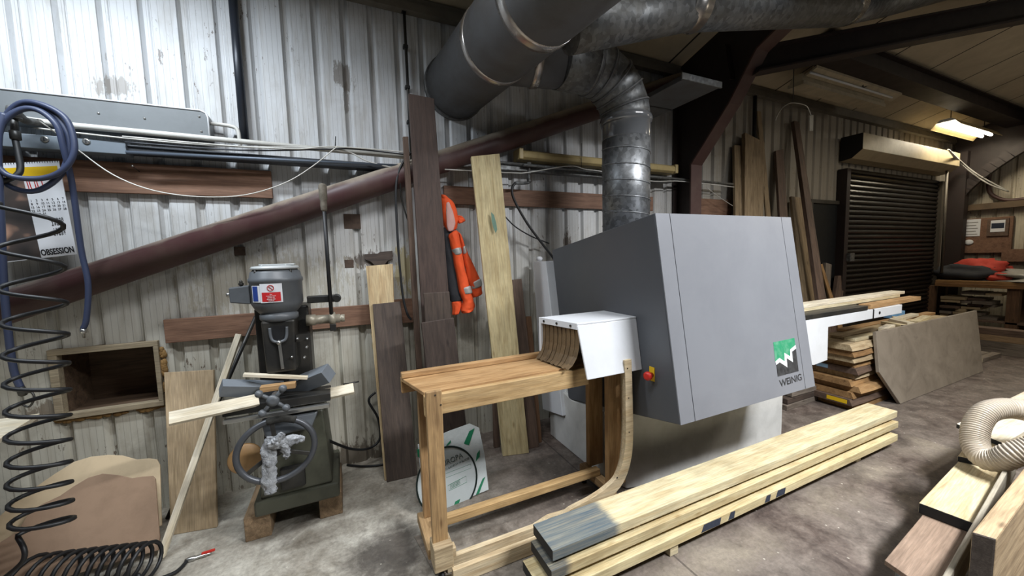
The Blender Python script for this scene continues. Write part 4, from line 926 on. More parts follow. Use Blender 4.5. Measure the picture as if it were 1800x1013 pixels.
# ================================================================== INFEED STAND
st = thing('infeed_stand', 'long amber pine roller stand feeding into the white hooded opening', 'stand', (.95, 1.95, 0)); st['label'] = 'amber pine bench stand with a raised back edge feeding into the white guard'
xa, xb = F(727, 700, .92).x-.03, 1.60
zt = .95; yf, yb = 1.80, 2.09
xl = F(745, 690, zt).x; xl2 = F(705, 665, zt).x
b = MB(); b.hexa([(xl, yf, zt-.02), (xb, yf, zt-.02), (xb, yf, zt), (xl, yf, zt), (xl2, yb, zt-.02), (xb, yb, zt-.02), (xb, yb, zt), (xl2, yb, zt)]); build('top_board', b, amber, st, frame((xl, 1.9, zt), (xb, 1.9, zt)), .003)
b = MB(); b.hexa([(xl-.005, yf-.03, zt-.115), (1.285, yf-.03, zt-.115), (1.285, yf-.03, zt-.012), (xl-.005, yf-.03, zt-.012), (xl-.005, yf, zt-.115), (1.285, yf, zt-.115), (1.285, yf, zt-.012), (xl-.005, yf, zt-.012)]); build('front_apron', b, wood('amber_apron', 'cbac7c', 'a38050'), st, frame((xl, yf, .9), (1.28, yf, .9)), .004)
b = MB(); b.box((xl2, yb-.03, zt+.001), (xb, yb+.01, zt+.032)).box((xl2, yb-.0, zt-.09), (xb, yb+.025, zt+.0005)); build('back_fence', b, amber, st, frame((xl2, yb, .93), (xb, yb, .93)), .004)
b = MB(); b.box((xl+.06, yf+.005, zt-.10), (xl+.10, yb-.005, zt-.021)); build('end_rail', b, amber, st, bev=.003)
def leg(x0, x1, y0, y1, z0, z1, m=amber, nm='leg'):
    b = MB(); b.box((x0, y0, z0), (x1, y1, z1)); return build(nm, b, m, st, frame(((x0+x1)/2, (y0+y1)/2, z0), ((x0+x1)/2, (y0+y1)/2, z1), (0, 1, 0)), .004)
lx = W(752, 800, 1.765).x; lx2 = W(780, 800, 1.765).x
leg(lx, lx2, 1.745, 1.79-.021, .12, W(765, 688, 1.745).z, wood('amber_leg', 'b8976a', '806241'))
bx = W(739, 800, 2.06).x; bx2 = W(762, 800, 2.06).x
leg(bx, bx2, 2.04, 2.085, .13, zt-.021)
rx, rx2 = W(1035, 760, 2.05).x, W(1058, 760, 2.05).x
leg(rx, rx2, 2.04, 2.085, .13, zt-.021)
sx_, sx2 = W(1068, 760, 1.80).x, W(1098, 760, 1.80).x
leg(sx_, sx2, 1.79, 1.83, .13, zt-.021)
for i, (x, y, y1) in enumerate(((lx+.02, 1.74, 2.11), ((rx+sx_)/2, 1.78, 2.11))):
    b = MB(); b.box((x-.035 if i == 0 else x-.02, y if i else 1.80, .075), (x+.035, y1, .13)); build('foot_rail', b, wood('amber_foot', 'c0a075', '8f7048'), st, frame((x, y, .1), (x, y1, .1)), .004)
b = MB(); b.box((lx-.005, 1.70, .075), (lx2+.012, 1.80, .20)); build('foot_block', b, light_oak, st, bev=.005)
b = MB(); b.box((lx2+.012, 1.715, .115), (lx2+.03, 1.76, .165)); build('foot_wedge', b, light_oak, st, bev=.003)
b = MB(); b.box((lx2-.02, 1.925, .131), ((rx+sx_)/2+.02, 1.975, .175)); build('bottom_rail', b, wood('amber_rail', 'cbaa78', 'a07c4c'), st, frame((lx2, 1.95, .15), (1.5, 1.95, .15)), .004)
for x, y in ((lx+.035, 1.735), (lx+.02, 2.075), ((rx+sx_)/2, 1.81), ((rx+sx_)/2, 2.085)):
    b = MB(); b.lathe((x, y, 0), (0, 0, 1), [(.018, .0), (.018, .03), (.014, .032), (.014, .076)], 14); build('rubber_foot', b, black_m, st)
for px, py in ((765, 695), (775, 712)):
    b = MB(); p = W(px, py, 1.7445); b.lathe(p, (0, -1, 0), [(.004, -.001), (.004, .002)], 10); build('screw', b, dk_metal, st)
# two bent strips standing on the floor by the stand
def bent(y, label, dx=0, dz=0, th=.03, hgt=.075):
    def q(px, py): p = W(px, py, y); return V((p.x+dx, y, max(p.z+dz, .004)))
    outer = [q(1110, 632), q(1112, 700), q(1113, 770), q(1108, 815), q(1095, 850), q(1075, 873), q(1050, 893), q(1010, 915)]
    zend = .004
    o2 = smooth_path(outer, 4); last = o2[-1]
    o2 += [V((last.x-.15, y, max(.03, last.z-.06))), V((.9, y, zend)), V((.405+dx*.5, y, zend))]
    inner = []
    for i, p in enumerate(o2):
        a_ = o2[max(0, i-1)]; c_ = o2[min(len(o2)-1, i+1)]; t = (c_-a_).normalized(); n_ = V((t.z, 0, -t.x))
        inner.append(p+n_*(.048+.027*min(1, i/len(o2)*1.4)))
    b = MB()
    for i in range(len(o2)-1):
        A, B_, C_, D_ = o2[i], o2[i+1], inner[i+1], inner[i]
        ov = len(b.v); t = V((0, th, 0))
        b.add([A, B_, C_, D_, A+t, B_+t, C_+t, D_+t], [(0, 1, 2, 3), (7, 6, 5, 4), (0, 4, 5, 1), (2, 6, 7, 3)]+([(0, 3, 7, 4)] if i == 0 else [])+([(1, 5, 6, 2)] if i == len(o2)-2 else []))
    me = build('bent_strip', b, wood('pale_bent_strip', 'dac8a6', 'bda27a', knots=False), fr=frame((o2[-1]), (o2[-1]+V((1, 0, 0)))))
    bm = bmesh.new(); bm.from_mesh(me.data); bmesh.ops.remove_doubles(bm, verts=bm.verts, dist=.0005); bmesh.ops.recalc_face_normals(bm, faces=bm.faces); bm.to_mesh(me.data); bm.free()
    sc = MB()
    return tag(me, label, 'bent strip', 'bent laminated strips')
b1 = bent(1.675, 'front pale bent wooden strip curving from the floor up beside the planer')
b2 = bent(1.76, 'rear pale bent wooden strip right behind its twin beside the planer', -.015, -.01)
for px, py in ((1103, 648), (1105, 700), (1106, 760), (1085, 840)):
    b = MB(); p = W(px, py, 1.6745); b.lathe(p, (0, -1, 0), [(.004, -.002), (.004, .002)], 8); build('screw', b, dk_metal, b1)
b = MB(); q = [F(728, 945, .0), F(765, 1012, 0), F(785, 1010, 0), F(748, 940, 0)]; b.quadslab([p for p in q], (0, 0, .006)); tag(build('thin_batten', b, grey_w, bev=.001), 'thin grey strip lying on the floor under the left feet of the stand', 'strip')

# ================================================================== PLANER-MOULDER
pm = thing('planer_machine', 'large grey four-sided planer with a white base and round duct on top', 'machine', (2.3, 2.2, 0))
XL = 1.612
tf, bf, tb, bb = S(1150, 375, XL), S(1195, 748, XL), S(970, 440, XL), S(998, 701, XL)
bb = V((XL, 2.50, S(998, 701, XL).z))
def onfront(px, py):   # point on the sloping hood front
    n = V((1, 0, 0)).cross(tf-bf).normalized(); return PL(px, py, tf, n)
XR = (onfront(1390, 378).x+onfront(1430, 680).x)/2
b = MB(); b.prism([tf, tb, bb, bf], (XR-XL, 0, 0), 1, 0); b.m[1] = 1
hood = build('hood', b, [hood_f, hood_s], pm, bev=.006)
# front face keeps the paint without the sides' added shade, top edge highlight comes from the bevel
fn = V((1, 0, 0)).cross(tf-bf).normalized()
if fn.y > 0: fn = -fn
pan = []
x1 = (onfront(1176, 376).x+onfront(1220, 738).x)/2; x2 = (onfront(1372, 378).x+onfront(1414, 688).x)/2
for nm, xa_, xb_ in (('side_panel', XL, x1), ('front_door', x1, x2), ('side_panel', x2, XR)):
    g = .0022
    def fp_(x, k): p = bf.lerp(tf, k); return V((x, p.y, p.z))
    b = MB(); b.quadslab([fp_(xa_+g, 0), fp_(xb_-g, 0), fp_(xb_-g, 1), fp_(xa_+g, 1)], fn*.006); pan.append(build(nm, b, hood_f, hood, bev=.0015))
# emblem and name on the door
def fo(px, py, off=.0072): return onfront(px, py)+fn*off
grn2 = paint('emblem_green', '2f8a62', .45, dirt=.15, dscale=25, dcol='a9c4b6'); blk2 = paint('emblem_black', '2b2b2c', .5, dirt=.1, dscale=30, dcol='8a8a8a'); wht2 = paint('emblem_white', 'e6e8ea', .45, dirt=.05)
def e_(x, y): return (1320+x/7.79, 570+y/7.79)
def emb(name, pts, mat, off): b = MB(); b.prism([fo(*e_(*p), off) for p in pts], fn*.0006); build(name, b, mat, hood)
emb('emblem_green', [(290, 250), (578, 188), (594, 290), (520, 350), (522, 440), (440, 395), (445, 510), (375, 462), (318, 512)], grn2, .0065)
emb('emblem_black', [(332, 556), (375, 520), (478, 588), (474, 462), (556, 520), (542, 380), (600, 335), (638, 642), (352, 718)], blk2, .0065)
emb('emblem_zigzag', [(318, 512), (375, 462), (447, 512), (440, 392), (523, 442), (520, 348), (594, 286), (601, 333), (545, 376), (558, 520), (472, 463), (482, 590), (376, 520), (332, 558)], wht2, .0072)
ldir = onfront(*e_(655, 770))-onfront(*e_(385, 858)); lh = (onfront(*e_(362, 770))-onfront(*e_(385, 858))).length
text('WEINIG', lh*1.38, fo(*e_(385, 858), .0066), ldir, tf-bf, blk2, hood, 'maker_lettering', ldir.length/(lh*1.38)/3.15, bold=.018)
# emergency stop on the left side
ep = S(1140, 660, XL); b = MB(); b.box(S(1142, 668, XL)+V((-.004, 0, 0)), S(1151, 647, XL)+V((.002, 0, 0)))
es = build('stop_plate', b, yellow_m, hood); b = MB(); b.lathe(S(1147, 659, XL), (-1, -.12, 0), [(.014, -.002), (.014, .028), (.024, .03), (.026, .04), (.024, .052), (.014, .056)], 22); build('stop_button', b, red_m, es)
# base cabinet
bx0, bx1 = 1.64, 3.30; by = 1.83
b = MB(); poly = [(bx0, 2.80), (bx0, 1.99), (1.67, 1.89), (1.86, by), (bx1, by), (bx1, 2.80)]
b.prism([(x, y, .004) for x, y in poly], (0, 0, .572)); build('base_cabinet', b, white_base, pm, bev=.006)
b = MB(); b.prism([(XL-.001, y, z) for y, z in ((2.80, .004), (2.80, .36), (2.60, .36), (2.60, .47), (2.45, .44), (2.02, .50), (2.02, .004))], (.03, 0, 0)); build('side_skirt', b, white_base, pm, bev=.003)
b = MB(); b.prism([(XL-.012, y, z) for y, z in ((2.80, .335), (2.80, S(945, 457, XL).z), (2.68, S(966, 457, XL).z), (2.50, .42), (2.50, .32))], (.06, 0, 0))
b = MB(); c1 = [S(945, 460, XL+.02), S(968, 459, XL+.02), S(998, 730, XL+.02), S(962, 718, XL+.02)]
b.prism([V((XL-.03, p.y, p.z)) for p in c1], (.10, 0, 0)); build('rear_column', b, white_p, pm, bev=.006)
b = MB(); b.ball(S(948, 455, XL)+V((0, 0, .0)), (.03, .03, .022)); tag(build('crumpled_paper', b, paper), 'scrap of crumpled white paper on top of the white machine column', 'paper scrap')
# tunnel guard with its curtain of strips
xg0, xg1 = 1.19, XL
def gq(x, y, z): return V((x, y, z))
yt, yo = 1.73, 2.05
zt_, zb_ = 1.215, .925
ft = W(1020, 575, 1.73); fbm = W(1033, 655, 1.68); rt_ = W(1095, 562, 1.73); rb = W(1107, 648, 1.68)
q = [V((ft.x+.01, 1.68, .90)), V((XL, 1.68, .90)), V((XL, 1.73, 1.205)), V((ft.x-.02, 1.73, 1.205))]
b = MB(); b.quadslab(q, (0, .012, 0)); tg = build('guard_front', b, white_p, pm, bev=.004)
b = MB(); b.prism([V((ft.x-.02, 1.73, 1.205)), V((XL, 1.73, 1.205)), V((XL, 2.04, 1.205)), V((1.11, 2.04, 1.205))], (0, 0, .012)); build('guard_top', b, white_p, pm, bev=.003)
b = MB(); b.prism([V((1.11, 2.035, .93)), V((XL, 2.035, .93)), V((XL, 2.035, 1.205)), V((1.11, 2.035, 1.205))], (0, .012, 0)); build('guard_back', b, white_p, pm)
e0, e1 = V((ft.x-.022, 1.73, 1.216)), V((1.108, 2.045, 1.216))
b = MB(); b.quadslab([e1+V((0, 0, -.035)), e0+V((0, 0, -.035)), e0, e1], (.01, .004, 0))
lip = build('guard_lip', b, white_p, pm)
b = MB(); b.quadslab([V((1.108, 2.045, .94)), V((1.112, 2.025, .94)), V((1.112, 2.025, 1.2)), V((1.108, 2.045, 1.2))], (.012, 0, 0)); build('guard_post', b, white_p, pm)
for t in (.15, .5, .85):
    b = MB(); p = e0.lerp(e1, t)+V((-.002, 0, -.018)); b.lathe(p, (-1, -.3, 0), [(.007, -.002), (.007, .003)], 10); build('screw', b, dk_metal, lip)
cur = paint('brown_curtain_strip', '6e5c45', .28, 0, .3, 12, '2e241a')
for k in range(18):
    t = .04+.054*k; p = e0.lerp(e1, t)+V((.012, 0, -.03)); b = MB(); dv = (e1-e0).normalized()*.0108; off = .004*(k % 2)
    prof = [(0, 0), (.004, -.06), (.0, -.12), (-.015, -.17), (-.045, -.213), (-.075, -.233)]
    vs = []
    for dx, dz in prof:
        wv = .003*math.sin(k*2.1); c_ = p+V((dx*(1-.4*t)+off, 0, dz*.97+wv)); vs += [c_-dv, c_+dv, c_+dv+V((.002, 0, -.001)), c_-dv+V((.002, 0, -.001))]
    fs = []
    for i in range(len(prof)-1):
        for a_, c_ in ((0, 1), (1, 2), (2, 3), (3, 0)): fs.append((4*i+a_, 4*i+c_, 4*i+4+c_, 4*i+4+a_))
    fs += [(0, 3, 2, 1), (4*len(prof)-4, 4*len(prof)-3, 4*len(prof)-2, 4*len(prof)-1)]
    b.add(vs, fs, 0, False); build('curtain_strip', b, cur, pm)
# outfeed table on the right
yo_ = 1.70
o = [W(1420, 561, yo_), W(1586, 537, yo_), W(1586, 553, yo_), W(1456, 577, yo_), W(1455, 637, yo_), W(1432, 641, yo_), W(1424, 600, yo_)]
zt2 = (o[0].z+o[1].z)/2
xq1, xq2, xq3 = o[1].x, o[3].x, XR-.02
b = MB(); b.prism([V((xq3, yo_, zt2)), V((xq1, yo_, zt2)), V((xq1, yo_, zt2-.085)), V((xq2, yo_, zt2-.09)), V((xq2+.01, yo_, .66)), V((xq2-.19, yo_, .645)), V((xq3, yo_, .80))], (0, .26, 0)); of = build('outfeed_body', b, white_p, pm, bev=.004)
b = MB(); b.box((xq3, yo_-.004, zt2+.002), (W(1525, 540, yo_).x, yo_+.26, zt2+.04)); build('outfeed_fence', b, dk_metal, pm, bev=.003)
b = MB(); b.box((W(1536, 545, yo_-.004).x-.004, yo_-.003, zt2-.085), (W(1536, 545, yo_).x+.004, yo_+.01, zt2)); build('seam', b, dk_metal, of)
b = MB(); b.lathe(W(1546, 550, yo_), (0, -1, 0), [(.014, -.002), (.014, .003)], 14); build('hole', b, black_m, of)

# ================================================================== DUCTS
dY = 2.32
va, vb = W(1101, 392, dY), W(1099, 212, dY); dxm = (va.x+vb.x)/2
rv = (W(1135, 330, dY).x-W(1068, 330, dY).x)/2*.94
zlo = tf.z+(tb.z-tf.z)*((dY-tf.y)/(tb.y-tf.y))
vd = thing('spiral_duct', 'shiny galvanised spiral duct rising from the top of the planer', 'duct', (dxm, dY, zlo))
ztop = vb.z
b = MB(); b.lathe((dxm, dY, 0), (0, 0, 1), [(rv, zlo-.08), (rv, ztop)], 40)
build('pipe', b, galv_m, vd)
zs0 = W(1101, 262, dY).z; pts = []
for i in range(24*5+1):
    an = 2*math.pi*i/24; z = zs0-i/24*.118; 
    if z < zlo-.07: break
    pts.append((dxm+math.cos(an+2.6)*(rv+.001), dY+math.sin(an+2.6)*(rv+.001), z))
b = MB(); b.tube(pts, .005, 6); build('spiral_seam', b, galv_m, vd)
film_c = paint('clear_wrap', '8b8d90', .15, .6, .15, 7)
b = MB(); b.lathe((dxm, dY, 0), (0, 0, 1), [(rv*.98, W(1100, 250, dY).z), (rv*1.012, W(1100, 246, dY).z), (rv*1.012, W(1100, 222, dY).z), (rv*1.06, W(1100, 220, dY).z), (rv*1.10, W(1100, 214, dY).z), (rv*1.06, W(1100, 209, dY).z), (rv*.98, W(1100, 206, dY).z)], 40); build('wrapped_joint', b, film_c, vd)
# elbow
eb = thing('duct_elbow', 'dusty galvanised segmented duct elbow above the spiral duct', 'duct', (dxm, dY, ztop))
zh = W(1000, 112, dY).z; R_ = .34
cen = [(dxm, ztop)]; 
cx_, cz_ = dxm-R_, zh-R_
arc = [V((cx_+R_*math.cos(R(a_)), dY, cz_+R_*math.sin(R(a_)))) for a_ in (0, 18, 36, 54, 72, 90)]
path = [V((dxm, dY, ztop-.02))]+arc+[V((W(985, 115, dY).x, dY, zh))]
re = rv*1.0
b = MB()
for i in range(len(path)-1):
    a_, c_ = path[i], path[i+1]; t = (c_-a_).normalized()
    b.tube([a_-t*.012, c_+t*.012], [re*(1.012 if i % 2 else 1), re*(1.012 if i % 2 else 1)], 36)
build('segments', b, galv_d, eb)
for i in range(1, len(path)-1):
    t = (path[i+1]-path[i-1]).normalized(); b = MB(); b.tube([path[i]-t*.006, path[i]+t*.006], re*1.05, 36); build('seam_ring', b, duct_m, eb)
# branch into the main duct
pb0 = path[-1]; cm = V((.934, 3.1, 3.001)); axd = V((.052, -.997, -.062)).normalized(); 
def mainp(y): return cm+axd*((y-cm.y)/axd.y)   # point of the duct axis at depth y
ym = dY+.12; mc_ = mainp(ym)
br = thing('branch_duct', 'short branch duct with a foil taped joint between the elbow and the main duct', 'duct', pb0)
b = MB(); b.tube([pb0, pb0+(mc_-pb0)*.72], re*.97, 32); build('pipe', b, duct_m, br)
b = MB(); t = (mc_-pb0).normalized(); k0 = (W(958, 130, dY)-pb0).length; b.tube([pb0+t*(k0-.0), pb0+t*(k0+.05)], re*1.02, 32); build('foil_tape', b, tape_m, br)
# main duct through the wall
rM = .243
md = thing('main_duct', 'huge dark grey extraction duct with foil taped joints running out of the wall overhead', 'duct', cm)
e1_ = mainp(.55); b = MB(); b.tube([mainp(3.108), e1_], rM, 56); build('pipe', b, duct_m, md)
for tt, wd_ in ((.836, .03), (1.342, .04)):
    y = 3.1-tt*.997
    b = MB(); b.tube([mainp(y+wd_), mainp(y+wd_*.3), mainp(y-wd_*.3), mainp(y-wd_)], [rM*1.005, rM*1.02, rM*1.015, rM*1.004], 56); build('foil_tape', b, tape_m, md)
b = MB(); b.tube([mainp(3.105), mainp(3.06)], rM*1.05, 56); build('wall_collar', b, galv_d, md)
# right-hand duct
y2 = 1.75; r2 = .125
q_ = [W(1000, 55, 1.85), W(1215, 14, y2), W(1485, 14, y2), W(1560, 0, y2-.03), W(1800, -58, y2-.08)]
q_[0] = q_[1]+(q_[0]-q_[1])
rd = thing('overhead_duct', 'overhead galvanised duct running to the right below the roof', 'duct', q_[1])
b = MB(); b.tube([q_[0], q_[1]], [r2*.95, r2], 36).tube([q_[1], q_[2]], r2*1.03, 36).tube([q_[2], q_[3], q_[4]], r2, 36); build('pipe', b, galv_d, rd)
b = MB()
b.tube([q_[1].lerp(q_[2], .0)-V((.09, 0, 0)), q_[1].lerp(q_[2], .0)+V((.05, 0, 0))], r2*1.05, 36); build('foil_tape', b, tape_m, rd)
b = MB(); b.tube([q_[2]-V((.10, 0, -.0)), q_[2]+(q_[3]-q_[2]).normalized()*.08], r2*1.06, 36); build('foil_tape', b, tape_m, rd)
b = MB(); b.tube([q_[0].lerp(q_[1], .1)-V((0, 0, .0)), q_[1]-V((.09, 0, 0))], .006, 6); b.tube([q_[1]+V((.1, -r2*1.0, .02)), q_[2]+V((-.1, -r2*1.0, .02))], .007, 6); build('lock_seam', b, galv_m, rd)
for k in range(5):
    c_ = q_[3].lerp(q_[4], .05+.2*k); t = (q_[4]-q_[3]).normalized(); b = MB(); b.tube([c_-t*.004+V((.02, 0, 0)), c_+t*.004], r2*1.02, 36); build('spiral_seam', b, galv_m, rd)
b = MB(); b.tube([q_[1]+V((.02, 0, r2)), (q_[1].x+.02, y2, roofz(y2)-.005)], .005, 6).tube([q_[2]+V((-.1, 0, r2)), (q_[2].x-.1, y2, roofz(y2)-.005)], .005, 6); build('hanger_rod', b, dk_metal, rd)
# flat rectangular duct behind
fd = thing('flat_duct', 'flat dusty rectangular duct behind the elbow beside the portal frame', 'duct', (2.72, 2.6, 2.95))
b = MB(); b.box((2.52, 2.2, 2.95), (2.94, 3.10, 2.99)); build('duct_body', b, duct_m, fd, bev=.004)
b = MB(); b.box((2.50, 2.185, 2.948), (2.96, 2.20, 3.0)); build('end_flange', b, galv_d, fd, bev=.003)
b = MB(); b.box((2.51, 2.68, 2.945), (2.95, 2.70, 2.995)); build('seam', b, dk_metal, fd)
# ================================================================== TIMBER STACK IN FRONT
ye, yk = 1.40, 1.60
wst = wood('pale_plank_stained', 'e0d5b0', 'c6ae80', stain='4b5b66', stainpos=(.40, .10))
wst2 = wood('pale_plank_second', 'd9caa0', 'b89e6c', stain='3c464e', stainpos=(.12, .10))
zA = .262
def sp(x, y, z): return V((x, y, z))
pl0, pr0 = sp(.81, 1.49, 0), sp(4.03, 1.49, 0)
def stacked(x0, x1, yc, wd, z0, z1, m, lab, skew=0):
    p0, p1 = V((x0, yc, (z0+z1)/2)), V((x1, yc+skew, (z0+z1)/2))
    return plank('sawn_plank', p0, p1, wd, z1-z0, m, lab, 'plank', 'sawn planks stacked in front of the planer', endmat=end_black, bev=.003)
stacked(.79, 4.03, 1.47, .19, .215, .268, wst, 'top sawn plank with a blue-grey stained end in front of the planer')
stacked(.77, 4.0, 1.455, .20, .142, .193, wst2, 'middle sawn plank second from the top in front of the planer')
stacked(.72, 3.93, 1.44, .22, .060, .112, wood('pale_plank_third', 'dccda2', 'bca472'), 'bottom sawn plank of the stack resting on small blocks')
for i, x in enumerate((1.3, 2.4, 3.5)):
    for z0, z1 in ((.112, .142), (.193, .215)):
        b = MB(); b.box((x-.02, 1.39, z0), (x+.02, 1.54, z1)); tag(build('spacer_strip', b, light_oak), 'thin spacer strip between the stacked sawn planks', 'spacer', 'spacers between the sawn planks')
for i, (px, py, lab) in enumerate(((1184, 977, 'small pale block under the near half of the plank stack'), (1509, 812, 'small pale block under the far end of the plank stack'))):
    p = F(px, py); b = MB(); b.box((p.x-.025, p.y-.0, 0), (p.x+.035, p.y+.26, .06)); tag(build('bearer_block', b, pale, bev=.003), lab, 'block')
for i, (px, py, l_) in enumerate(((1050, 985, .1), (1325, 880, .16), (1090, 960, .05), (1395, 842, .06))): pass
# blue paint marks on the lowest plank edge
low = [o for o in COL.objects if o.get('label', '').startswith('bottom sawn plank')][0]
bm_ = paint('blue_black_mark', '2c3444', .7, dirt=.3, dscale=30)
for x0, x1 in ((1.70, 1.86), (1.92, 1.98), (2.25, 2.31), (2.36, 2.46)):
    b = MB(); b.prism([(x0, 1.3292, .066), (x1-.01, 1.3292, .064), (x1, 1.3292, .104), (x0+.02, 1.3292, .107)], (0, .001, 0)); o = build('paint_mark', b, bm_, low); o['label'] = 'blue-black paint mark'

# ================================================================== BOARD PILE, PANEL AND OFFCUTS TO THE RIGHT
# small dark pile in front of the planer end
for i, (z0, dx, lab) in enumerate(((0, 0, 'lowest dark board of the short pile beside the planer base'), (.055, .03, 'middle dark board of the short pile beside the planer base'), (.11, .12, 'top weathered board of the short pile beside the planer base'))):
    plank('short_board', (3.93+dx, 2.25, z0+.026), (4.9+dx, 2.27-.02*i, z0+.026), .22-.02*i, .05, [grey_w, dark_w, grey_w][i], lab, 'board', 'short dark pile beside the planer base')
# big pile of waney boards, ends towards the camera
random.seed(11)
zz = 0.0
cols = [warm_w, brown_w, warm_w, amber, warm_w, light_oak, brown_w, warm_w, light_oak, warm_w, light_oak]
spec = [(4.50, .06, 'stacked board end with thick bark, lowest in the tall pile'), (4.42, .06, ''), (4.46, .055, ''), (4.50, .06, ''), (4.44, .055, ''), (4.52, .06, ''), (4.47, .05, ''), (4.49, .055, ''), (4.42, .055, ''), (4.40, .06, ''), (4.38, .055, '')]
labs = ['lowest board of the tall board pile behind the grey panel', 'board with a yellow painted end near the bottom of the tall pile', 'third board up in the tall pile behind the grey panel',
        'fourth board up in the tall pile, reddish brown edge', 'fifth board up in the tall pile, end set back', 'board at mid height of the tall pile behind the grey panel', 'board with a pale blue mark on its end in the tall pile',
        'fourth board from the top of the tall pile', 'third board from the top of the tall pile', 'second board from the top of the tall pile', 'topmost wide board of the tall pile beneath the loose strips']
tops = []
for i, (x0, th, _) in enumerate(spec):
    wdt = random.uniform(.34, .42); yc = 2.04+random.uniform(-.02, .02); x1 = x0+random.uniform(2.6, 3.0); th = .058
    b = MB(); n = 14; rowf = []; 
    for k in range(n+1):
        t = k/n; x = x0+(x1-x0)*t; wob = .018*mnoise.noise(V((i*3.1, k*.6, 0))); rowf.append((x, yc-wdt/2+wob))
    top = [V((x, y, zz+th)) for x, y in rowf]; bot = [V((x, y-.025, zz)) for x, y in rowf]
    for k in range(n):
        A, B_, C_, D_ = bot[k], bot[k+1], top[k+1], top[k]
        b.add([A, B_, C_, D_, V((A.x, yc+wdt/2, zz)), V((B_.x, yc+wdt/2, zz)), V((B_.x, yc+wdt/2, zz+th)), V((A.x, yc+wdt/2, zz+th))], [(0, 1, 2, 3), (7, 6, 5, 4), (0, 4, 5, 1), (2, 6, 7, 3)]+([(0, 3, 7, 4)] if k == 0 else [])+([(1, 5, 6, 2)] if k == n-1 else []))
    o = build('waney_board', b, cols[i % len(cols)], fr=frame((x0, yc, zz+th/2), (x1, yc, zz+th/2))); tag(o, labs[i], 'board', 'waney boards in the tall pile')
    if i == 1: 
        b = MB(); b.box((x0-.0015, yc-wdt/2+.02, zz+.012), (x0+.001, yc-.0, zz+th-.008)); build('painted_end', b, yellow_m, o)['label'] = 'yellow painted end'
    if i == 6:
        b = MB(); b.box((x0-.0015, yc+.02, zz+.01), (x0+.001, yc+.12, zz+th-.01)); build('painted_end', b, paint('pale_blue_mark', '8fb3cf', .6), o)['label'] = 'pale blue mark'
    zz += th+.003
ztop_ = zz
# grey worn panel leaning on the pile
gp = [F(1583, 711), F(1727, 644), None, None]
zt_p = .70; dirx = (gp[1]-gp[0]).normalized()
p0 = F(1583, 711); nrm = V((0, -1, .14)).normalized(); up_ = V((0, .14, 1)).normalized()
pts = [PL(x, y, p0, nrm) for x, y in ((1583, 711), (1727, 644), (1722, 590), (1717, 546), (1540, 584), (1546, 655))]
pts[0].z = .003; pts[1].z = .003; pts[1].y = pts[0].y
b = MB(); b.prism(pts, -nrm*.03)
def panel_mat():
    m, nt, bb = newmat('worn_grey_panel'); v, _ = coords(nt); n = noise(nt, v, 3.0, 8, .65, 1.2); n2 = noise(nt, v, 14, 4, .6)
    c = ramp(nt, n, [(.2, '6f665a'), (.5, '867c6f'), (.8, '978d7f')]); c = mix(nt, mth(nt, 'MULTIPLY', ramp(nt, n2, [(.6, (0, 0, 0)), (.8, (1, 1, 1))]), .4), c, lin('4a4238'))
    nt.links.new(c, bb.inputs['Base Color']); bb.inputs['Roughness'].default_value = .6; return m
tag(build('worn_panel', b, panel_mat(), fr=frame(pts[0], pts[1], nrm), bev=.004), 'large worn grey panel with a cut corner leaning on the board pile', 'panel')
# loose strips and offcuts on the pile
lo = [((4.55, 1.93), (6.9, 1.90), .09, .03, pale, 'long pale strip along the front edge on the tall pile'), ((4.60, 2.06), (6.4, 2.10), .12, .025, light_oak, 'wide pale strip lying in the middle of the tall pile'),
      ((5.0, 2.20), (7.2, 2.19), .09, .03, amber, 'amber strip lying along the back of the tall pile')]
z_l = ztop_+.001
for a_, c_, wd_, th_, m_, lab in lo: plank('loose_strip', (a_[0], a_[1], z_l+th_/2), (c_[0], c_[1], z_l+th_/2), wd_, th_, m_, lab, 'strip', 'loose strips on the tall pile')
random.seed(21)
z2 = z_l+.031
offs = [((5.35, 1.95), 10, .34, 'short pale offcut lying across the strips nearest the panel top'), ((5.62, 1.99), 62, .24, 'short offcut with a dark end set crosswise on the tall pile'), ((5.88, 2.02), 55, .26, 'short white offcut crosswise beside the dark ended one'), ((6.25, 1.98), 8, .6, 'longer pale offcut at the far end of the tall pile'), ((6.3, 2.14), 4, .7, 'pale slat behind the longer offcut at the far end'), ((6.05, 2.10), 30, .3, 'small tilted offcut behind the white crosswise piece')]
for k, (c_, an, L_, lab) in enumerate(offs):
    d_ = V((math.cos(R(an)), math.sin(R(an)), 0))*L_/2; z = z2+.018+(.036 if k in (4,) else 0)
    if k == 4: z = z2+.018
    plank('offcut', V((c_[0], c_[1], z))-d_, V((c_[0], c_[1], z))+d_, .075, .034, [white_pine, pale][k % 2], lab, 'offcut', 'offcuts on the tall pile', endmat=dark_w if k == 1 else None)
